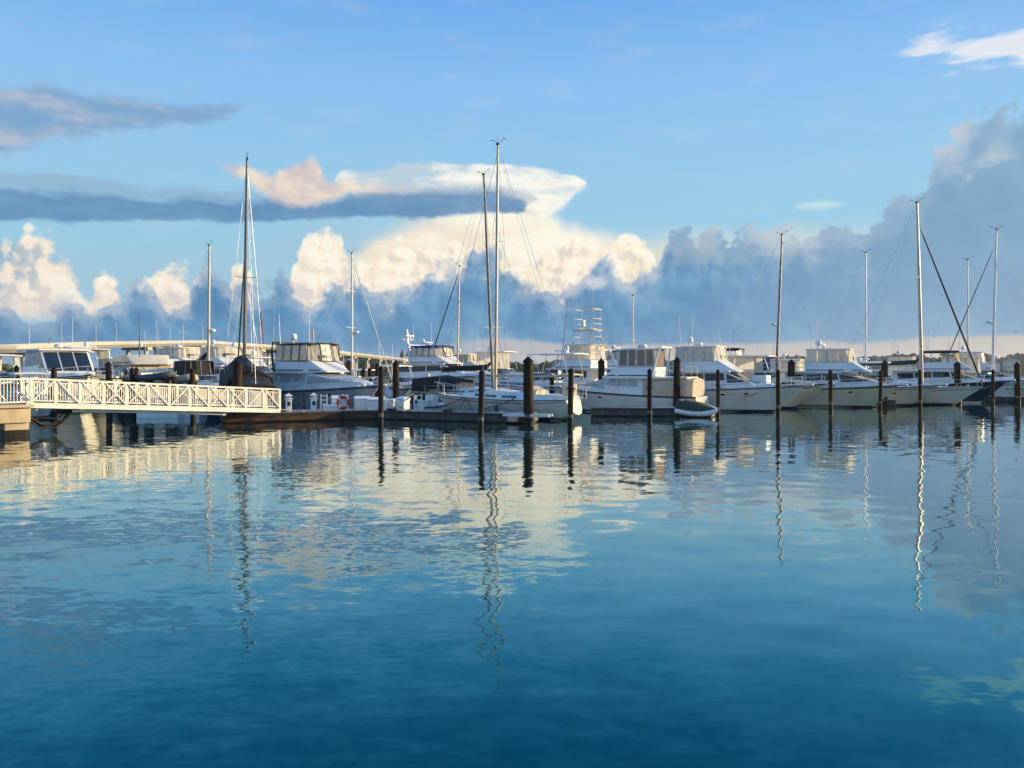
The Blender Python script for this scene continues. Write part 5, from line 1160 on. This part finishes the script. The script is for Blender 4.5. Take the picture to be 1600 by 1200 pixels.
# inflatables on davits beyond the gangway
def rib(px, D, z, deg, m, lab, L=3.2):
    p = at(px, D, z=z); t = thing('inflatable_dinghy', lab, 'dinghy', tuple(p), deg, 'inflatable dinghies')
    pts = [(-L/2, .62, 0), (0, .68, .02), (L*.28, .55, .08), (L*.45, .25, .2), (L*.5, 0, .24), (L*.45, -.25, .2), (L*.28, -.55, .08), (0, -.68, .02), (-L/2, -.62, 0)]
    MB().tube(pts, [.14, .22, .22, .21, .2, .21, .22, .22, .14], 10).build('tube', m, t, 60)
    MB().poly([(-L*.42, -.5, -.12), (L*.3, -.4, -.06), (L*.42, 0, 0), (L*.3, .4, -.06), (-L*.42, .5, -.12)], (0, 0, .06)).build('floor', 'offwhite', t)
    MB().box(-L*.1, L*.0, -.5, .5, .12, .18).build('thwart', 'wood', t); MB().box(-L*.46, -L*.42, -.45, .45, -.1, .3).build('transom', 'offwhite', t)
rib(247, 50, zz(590, 50), -25, 'rubbergrey', 'dark grey inflatable dinghy hanging above the gangway rail', 2.3)
rib(284, 51, zz(594, 51), -35, 'rubberbeige', 'beige inflatable dinghy beside the dark grey one', 2.2)
for px, D, x_ in ((252, 50, 0), (285, 51, 0)):
    p = at(px, D, z=0); t = thing('dinghy_float', 'low float carrying the '+('dark grey' if px == 252 else 'beige')+' dinghy behind the gangway', 'float', (p.x, p.y+.1, 0), 0, 'dinghy floats'); 
    MB().box(-1.3, 1.3, -.7, .7, -.2, .35).build('float', 'plastic', t, bevel=.08); [MB().box(a, a+.2, -.5, .5, .352, zz(590, 50)-.16).build('chock', 'darkwood', t) for a in (-.9, .5)]
# distant red channel marker and bird
p = at(1586, 60, 519); b = tag(MB().tube([(-.28, 0, .08), (-.14, 0, .12), (0, 0, 0), (.14, 0, .12), (.28, 0, .08)], [.01, .03, .05, .03, .01], 6).tube([(0, -.12, 0), (0, 0, 0), (0, .14, .01)], [.01, .055, .02], 6).build('seabird', 'black'), 'tiny dark seabird flying above the right-hand boats', 'bird'); b.location = p; b.scale = (.45, .45, .45)

# radar pylon of the tall yacht beyond the mooring piles
for o in list(scene.collection.objects):
    if o.get('label', '').startswith('tall white motor yacht with radar mast'):
        MB().tube([(1.6, 0, 4.6), (1.2, 0, 6.0), (1.1, 0, 7.4)], [.28, .2, .1], 8, flat=.7).tube([(1.2, -.9, 6.3), (1.2, .9, 6.3)], .06, 6).build('radar_pylon', 'white', o)
        radar_bar(o, 1.5, 0, 6.4, 1.4); dome(o, .9, .5, 6.3, .22, .15)

# mooring lines from the front piles to the bows
for (pa_, Da, za_), (pb_, Db, zb_), sg, mm, lab in (((1298, 59.4, 1.95), (1226, 60.0, 1.55), .25, 'ropewhite', 'pale mooring line from a thin pile to the cream hull behind it'), ((1122, 51.8, 1.9), (1190, 56.5, 1.5), .5, 'rope', 'dark mooring line from the pile by the dark cabin windows to the big white hull'),
        ((1375, 61, 1.9), (1340, 64, 1.6), .2, 'rope', 'dark mooring line from the pile right of the netted yacht'), ((1497, 68, 1.8), (1478, 68.5, 1.5), .2, 'ropewhite', 'pale looping line between the thick right pile and the white sailboat hull'), ((1551, 65.2, 1.9), (1530, 68, 1.5), .2, 'ropewhite', 'pale mooring line at the pile in front of the navy hull'),
        ((595, 43.2, 1.95), (640, 46.5, .6), .2, 'rope', 'dark line from the thin pile down to the front finger dock')):
    tag(MB().tube(sag(at(pa_, Da, z=za_), at(pb_, Db, z=zb_), sg), .022, 4).build('mooring_line', mm), lab, 'mooring line')

# more of the crowd further back
tender('small white open tender with black outboard left of the near sailboat bow', 648, 51.5, 60)
tender('small open boat among the back piles right of the big blue-shaded yacht', 575, 68, -30, 5)
express('low white runabout behind the pile cluster', 640, 70, -32, L=8.5, B=3, za=1.1, zf=1.4, tall=1.9, side=None, gear='whips')
fly_yacht('white yacht with cream canvas far behind the netted flybridge', 1420, 96, -30, L=12, B=4.2, za=1.8, zf=2.2, side='canvas_cream', gear='dome whips', rail=False, ports=False, topz=1.7)
express('white cruiser with navy canvas far back between the right-hand masts', 1530, 93, -30, L=11, B=3.8, za=1.8, zf=2.1, tall=2.9, hard=False, topm='canvas_navy', side='vinyl', gear='dome whips')
fly_yacht('white yacht with blue canvas behind the fishing boat tower', 1075, 88, -30, L=12, B=4.2, za=1.8, zf=2.2, top='canvas_blue', side='canvas_white', gear='dome bar whips', rail=False, ports=False, topz=1.8)
express('white cruiser whose hardtop shows left of the thickest pile', 870, 84, -30, L=11, B=3.8, za=2.0, zf=2.3, tall=3.0, side='vinyl', gear='radar dome whips')
fly_yacht('small flybridge yacht tucked behind the big blue-shaded yacht', 560, 86, -34, L=11, B=4, za=1.8, zf=2.1, gear='bar whips', rail=False, ports=False, topz=1.6)
fly_yacht('white yacht behind the black tent cover', 420, 72, -40, L=12, B=4.2, za=1.9, zf=2.2, gear='dome whips', rail=False, topz=1.7, fside='canvas_white')
express('dark-canopied cruiser between the dinghies and the black tent', 362, 60, -45, L=9, B=3.3, za=1.4, zf=1.8, tall=2.3, hard=False, topm='canvas_black', side='canvas_black', gear='', hull='navy')
express('white cruiser right of the landing railing, in front of the pilothouse yacht stern', 64, 47.5, -50, L=6.5, B=2.6, za=1.2, zf=1.5, tall=1.6, side=None, gear='')
express('cream sport cruiser between the two tallest right-hand masts', 1345, 76, -30, L=10.5, B=3.6, za=1.5, zf=1.9, tall=2.5, hull='hullcream', hard=False, topm='canvas_white', side='vinyl', gear='dome', fwd=.1)

# hose coils and carts left on the docks
for px, D, lab in ((612, 47.6, 'dark coil of hose on the front finger dock beside the single white box'), (700, 46.6, 'dark coil of rope on the front finger dock below the sailboat bow')):
    p = at(px, D, z=.56)
    tag(MB().tube([((.26+.02*(i//12))*cos(2*pi*i/12), (.26+.02*(i//12))*sin(2*pi*i/12), .03+.022*(i//12)) for i in range(49)], .025, 5).build('rope_coil', 'rope'), lab, 'coil').location = p
# ------------------------------------------------------------------ camera, sun
cam = bpy.data.objects.new('camera', bpy.data.cameras.new('camera')); scene.collection.objects.link(cam)
cam.location = (0, 0, CAMH); cam.rotation_euler = (R(90), 0, 0)
cam.data.sensor_width = 36; cam.data.lens = 36*F/1600; cam.data.shift_y = -(600-HOR)/1600
cam.data.clip_end = 20000; cam.data.clip_start = .1
scene.camera = cam
sl = bpy.data.lights.new('sun', 'SUN'); so = bpy.data.objects.new('sun', sl); scene.collection.objects.link(so)
sl.energy = 5.0; sl.angle = R(.5); sl.color = (1, .75, .42)
dv = Vector((sin(SUN_BEAR)*cos(SUN_EL), cos(SUN_BEAR)*cos(SUN_EL), sin(SUN_EL)))
so.rotation_euler = dv.to_track_quat('Z', 'Y').to_euler()
scene.view_settings.view_transform = 'Standard'; scene.view_settings.look = 'None'
scene.view_settings.exposure = .71; scene.view_settings.gamma = 1
